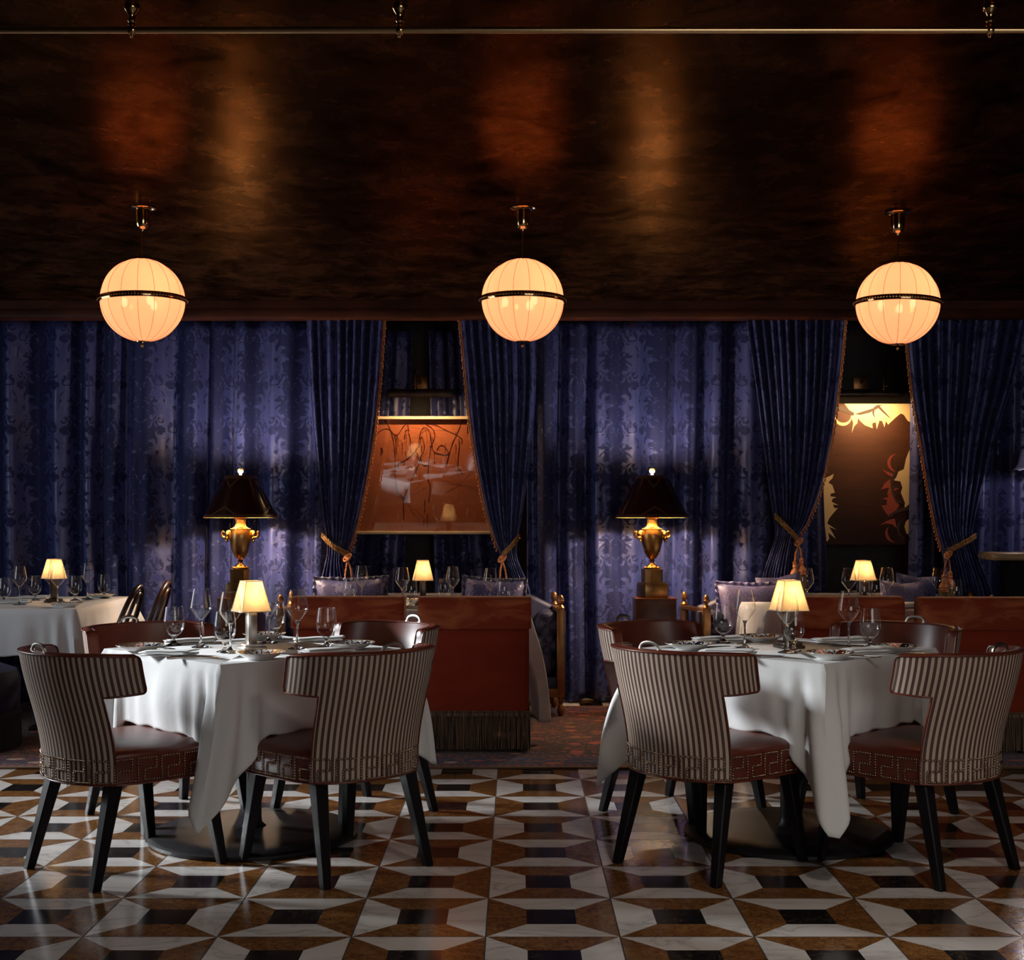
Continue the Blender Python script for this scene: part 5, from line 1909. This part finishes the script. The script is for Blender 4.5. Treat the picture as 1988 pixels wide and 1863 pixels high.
wg('tall wine glass before the blue cushion below the framed picture', g3, 952, 1103, BTOP, 7.68)
tg('short water glass farthest right below the framed picture, at a plate', g3, 978, 1127, BTOP)
g4 = 'stemware on the table below the brown painting'
wg('tall wine glass before the left tassels below the brown painting', g4, 1566, 1105, BTOP, 7.66)
tg('short water glass half hidden behind the front lamp, by the left tassels', g4, 1536, 1125, BTOP, 7.95)
wg('tall wine glass left of the lamp below the brown painting', g4, 1648, 1104, BTOP, 7.68)
tg('short water glass in front of the lamp below the brown painting', g4, 1676, 1128, BTOP)
tg('short water glass right of the lamp below the brown painting', g4, 1700, 1124, BTOP, 8.0)
wg('tall wine glass right of the lamp below the brown painting', g4, 1722, 1102, BTOP)
wg('tall wine glass before the right tassels below the brown painting', g4, 1822, 1104, BTOP, 7.68)
tg('short water glass farthest right below the brown painting', g4, 1855, 1127, BTOP)
g5 = 'stemware on the table at the left edge'
tg('short water glass cut by the left edge of the view', g5, 8, 1122, BTOP)
wg('tall wine glass on the table at the left edge, left of the lamp', g5, 38, 1099, BTOP)
tg('short water glass on the table at the left edge, close left of the lamp', g5, 68, 1116, BTOP, 8.5)
wg('tall wine glass behind the lamp on the table at the left edge', g5, 97, 1094, BTOP, 8.42)
wg('tall wine glass in front of the lamp on the table at the left edge', g5, 112, 1097, BTOP, 8.05)
tg('short water glass on the table at the left edge, right of the lamp', g5, 146, 1118, BTOP)
wg('tall wine glass on the table at the left edge, farthest back', g5, 170, 1091, BTOP, 8.6)
tg('short water glass farthest right on the table at the left edge', g5, 202, 1112, BTOP, 8.7)

# ------------------------------------------------------------------ plates
def plate_mb():
    b = MB()
    b.lathe([(0.0, 0.0075), (0.048, 0.0080), (0.058, 0.0110), (0.074, 0.0185), (0.0905, 0.0262), (0.0925, 0.0268), (0.0928, 0.0258), (0.0905, 0.0238), (0.074, 0.0150), (0.058, 0.0070), (0.050, 0.0042), (0.049, 0.0004), (0.044, 0.0004), (0.043, 0.0035), (0.0, 0.0035)], 72)
    return b
plates = {}
def plate(kind, label, group, x, y, z=TOP, d=None):
    p = lie(x, y, z + 0.025) if d is None else at(x, y, d)
    loc = (p.x, p.y, z + 0.0012)
    if kind in plates:
        o = plates[kind].copy(); COL.objects.link(o); o.location = loc
    else:
        o = plate_mb().build('plate', M[kind], None, loc, sharp=50)
        plates[kind] = o
    return tag(o, label, 'plate', group)
gp = 'patterned plates'
plate('plate_blue', 'blue and white patterned plate at the left corner of the left front table', gp, 272, 1252)
plate('plate_red', 'oxblood patterned plate nearest the viewer on the left front table', gp, 505, 1266)
plate('plate_red', 'oxblood patterned plate behind the lamp on the left front table', gp, 513, 1229.5)
plate('plate_blue', 'blue and white patterned plate at the right corner of the left front table', gp, 683, 1247)
plate('plate_blue', 'blue and white patterned plate at the left corner of the right front table', gp, 1336, 1248.5)
plate('plate_red', 'oxblood patterned plate at the far corner of the right front table', gp, 1478, 1234)
plate('plate_red', 'oxblood patterned plate nearest the viewer on the right front table', gp, 1612, 1266)
plate('plate_blue', 'blue and white patterned plate at the right corner of the right front table', gp, 1737, 1253)
plate('plate_red', 'patterned plate behind the lamp below the framed picture', gp, 806, 1166, BTOP, 8.2)
plate('plate_red', 'patterned plate under the right water glass below the framed picture', gp, 984, 1166, BTOP, 7.93)
plate('plate_blue', 'patterned plate under the right tassels below the brown painting', gp, 1820, 1166, BTOP, 7.86)
plate('plate_blue', 'blue patterned plate at the near edge of the table at the left edge', gp, 130, 1173, BTOP, 7.83)
plate('plate_red', 'patterned plate at the far side of the table at the left edge', gp, 196, 1160, BTOP, 8.74)

# ------------------------------------------------------------------ napkins
def napkin_mb(L, Wd, seed):
    rnd = random.Random(seed)
    b = MB()
    rows = []
    n = 16
    prof = []
    for lay in range(4):
        prof += [(-1, lay), (1, lay)] if lay % 2 == 0 else [(1, lay), (-1, lay)]
    for i in range(n + 1):
        u = -1 + 2 * i / n
        row = []
        fan = 1 + 0.28 * (u * 0.5 + 0.5)
        for q, (sd, lay) in enumerate(prof):
            y = sd * Wd / 2 * fan * (1 - 0.05 * lay)
            hgt = 0.0010 + (0.0042 + 0.0020 * (u * 0.5 + 0.5)) * lay + 0.0009 * sin(6 * u + lay + seed)
            row.append((u * L / 2 + 0.004 * lay * (1 if lay % 2 else -0.5), y, hgt + 0.0015 * (0 if lay == 0 else 1)))
            if q % 2 == 0:
                for m in (0.33, 0.66):
                    row.append((u * L / 2 + 0.004 * lay * (1 if lay % 2 else -0.5), y + (-2 * sd * Wd / 2 * fan) * m, hgt + 0.002 * (0 if lay == 0 else sin(pi * m)) + 0.0015 * (0 if lay == 0 else 1)))
        rows.append(row)
    b.grid(rows)
    return b
naps = []
def napkin(label, x, y, rot, z=TOP, d=None, L=0.20, Wd=0.085):
    p = lie(x, y, z + 0.008) if d is None else at(x, y, d)
    if len(naps) < 3:
        o = napkin_mb(L, Wd, len(naps)).build('napkin', M['napkin'], None, None, None, sharp=60, solid=0.0016)
        naps.append(o)
    else:
        o = naps[hash(x) % 3].copy(); COL.objects.link(o)
    o.location = (p.x, p.y, z + 0.0015)
    o.rotation_euler = (0, 0, radians(rot))
    return tag(o, label, 'napkin', 'folded white napkins')
napkin('folded white napkin behind the two left glasses on the left front table', 368, 1245, 20)
napkin('folded white napkin left of the near water glass on the left front table', 326, 1268, -14)
napkin('folded white napkin at the right side of the left front table, before the chair back', 634, 1264, 30)
napkin('folded white napkin behind the right glasses on the left front table', 618, 1242, 8)
napkin('folded white napkin behind the left glasses on the right front table', 1392, 1241, 6)
napkin('folded white napkin beside the left plate on the right front table', 1412, 1266, -24)
napkin('folded white napkin behind the right glasses on the right front table', 1626, 1243, 4)
napkin('folded white napkin between the two right plates on the right front table', 1682, 1263, 16)
napkin('folded white napkin above the leftmost rust chair, below the framed picture', 741, 1166, 4, BTOP, 7.72)
napkin('folded white napkin above the second rust chair, below the framed picture', 920, 1166, -3, BTOP, 7.72)
napkin('folded white napkin below the brown painting, right of the lamp', 1745, 1167, -12, BTOP, 7.76)
napkin('folded white napkin below the brown painting, left of the lamp', 1590, 1166, 6, BTOP, 7.74)
napkin('folded white napkin at the far left of the table at the left edge', 25, 1168, 12, BTOP, 8.15)
napkin('folded white napkin behind the water glass on the table at the left edge', 62, 1163, 10, BTOP, 8.66)

# ------------------------------------------------------------------ cutlery
def make_knife():
    t = thing('knife', 'knife', 'knife')
    b = MB(); b.prism([(0.0, -0.007), (0.085, -0.008), (0.108, -0.003), (0.110, 0.004), (0.0, 0.005)], 0.001, 0.0026); b.build('blade', M['chrome'], t)
    b = MB(); b.tube([(-0.105, 0, 0.0045), (-0.09, 0, 0.005), (-0.03, 0, 0.005), (0.004, 0, 0.0035)], [0.0045, 0.0062, 0.0048, 0.0040], 10, flat=1.15); b.build('handle', M['pewter'], t)
    return t
def make_fork():
    t = thing('fork', 'fork', 'fork')
    b = MB(); b.tube([(-0.10, 0, 0.0035), (-0.07, 0, 0.0040), (-0.01, 0, 0.0060), (0.03, 0, 0.0060)], [0.0032, 0.0042, 0.0028, 0.0026], 8, flat=1.7); b.build('handle', M['chrome'], t)
    b = MB()
    b.grid([[(x, y, z) for x, z in ((0.028, 0.006), (0.036, 0.0045), (0.046, 0.0028), (0.055, 0.0026))] for y in (-0.010, -0.004, 0.004, 0.010)])
    for y in (-0.0092, -0.0031, 0.0031, 0.0092):
        b.tube([(0.053, y, 0.0027), (0.072, y, 0.0026), (0.092, y, 0.0058)], [0.0016, 0.0014, 0.0008], 6)
    b.build('head', M['chrome'], t, sharp=60)
    return t
kn, fk = make_knife(), make_fork()
used2 = {}
def cutlery(proto, label, x, y, rot, z=TOP, d=None):
    p = lie(x, y, z + 0.004) if d is None else at(x, y, d)
    if proto.name in used2:
        return dup(proto, (p.x, p.y, z + 0.0012), radians(rot), label, 'silver cutlery')
    used2[proto.name] = 1
    proto.location = (p.x, p.y, z + 0.0012); proto.rotation_euler = (0, 0, radians(rot))
    return tag(proto, label, None, 'silver cutlery')
cutlery(kn, 'silver knife beside the near water glass on the left front table', 380, 1276, 22)
cutlery(kn, 'silver knife at the far right of the left front table', 656, 1271, 150)
cutlery(kn, 'silver knife behind the lamp on the left front table', 562, 1244, 8)
cutlery(kn, 'silver knife left of the near water glass on the right front table', 1475, 1274, 20)
cutlery(kn, 'silver knife at the right of the right front table', 1742, 1267, 160)
cutlery(fk, 'silver fork right of the near plate on the left front table', 567, 1272, -28)
cutlery(fk, 'silver fork left of the corner plate on the left front table', 622, 1254, -24)
cutlery(fk, 'silver fork at the left of the left front table, tines outward', 305, 1258, 150)
cutlery(fk, 'silver fork behind the left water glass on the right front table', 1404, 1256, 12)
cutlery(fk, 'silver fork beside the far plate on the right front table', 1468, 1248, 24)
cutlery(fk, 'silver fork right of the near plate on the right front table', 1662, 1274, -30)
cutlery(fk, 'silver fork beside the tall right glass on the right front table', 1662, 1254, -26)
cutlery(fk, 'silver fork in the gap between the two right rust chairs', 1757, 1178, 70, BTOP, 7.60)

# ------------------------------------------------------------------ marble shelf with a lamp at the right edge
t = thing('console', 'dark console with a honey marble top at the right edge', 'console', (3.68, 8.72, 0.0115))
SX = 3.68 - wx(1925, 8.6)
b = MB(); b.box((0, 0, 1.020), (2 * SX, 0.30, 0.052), 0.018, seg=4); b.build('top', M['onyx'], t)
b = MB(); b.box((0.06, 0.02, 0.497), (2 * SX - 0.16, 0.20, 0.994), 0.004); b.build('cabinet', M['ebony'], t)
t = thing('shelf_lamp', 'lamp with a scalloped bluish glass shade on the marble console', 'lamp', (wx(2004, 8.70), 8.70, 1.0578))
b = MB(); b.lathe([(0.0, 0.0), (0.055, 0.0), (0.058, 0.008), (0.02, 0.02), (0.010, 0.05), (0.010, 0.56), (0.0, 0.56)], 24); b.build('stem', M['bronze'], t)
b = MB()
rows = []
for r_, z_, sc in ((0.115, 0.545, 1.0), (0.100, 0.562, 0.6), (0.085, 0.60, 0.2), (0.070, 0.66, 0.05), (0.045, 0.70, 0), (0.012, 0.715, 0)):
    rows.append([((r_ + 0.006 * sc * sin(8 * 2 * pi * k / 64)) * cos(2 * pi * k / 64), (r_ + 0.006 * sc * sin(8 * 2 * pi * k / 64)) * sin(2 * pi * k / 64), z_ + 0.004 * sc * cos(8 * 2 * pi * k / 64)) for k in range(64)])
b.grid(rows, closed=True)
b.build('shade', M['blue_glass'], t, sharp=80, solid=0.003)
b = MB(); b.ball((0, 0, 0.60), (0.022, 0.022, 0.03)); b.build('light_bulb', M['hot'], t)
bulb('lamp_light', t, (0, 0, 0.555), 7.0, (1.0, 0.86, 0.74), 0.015)
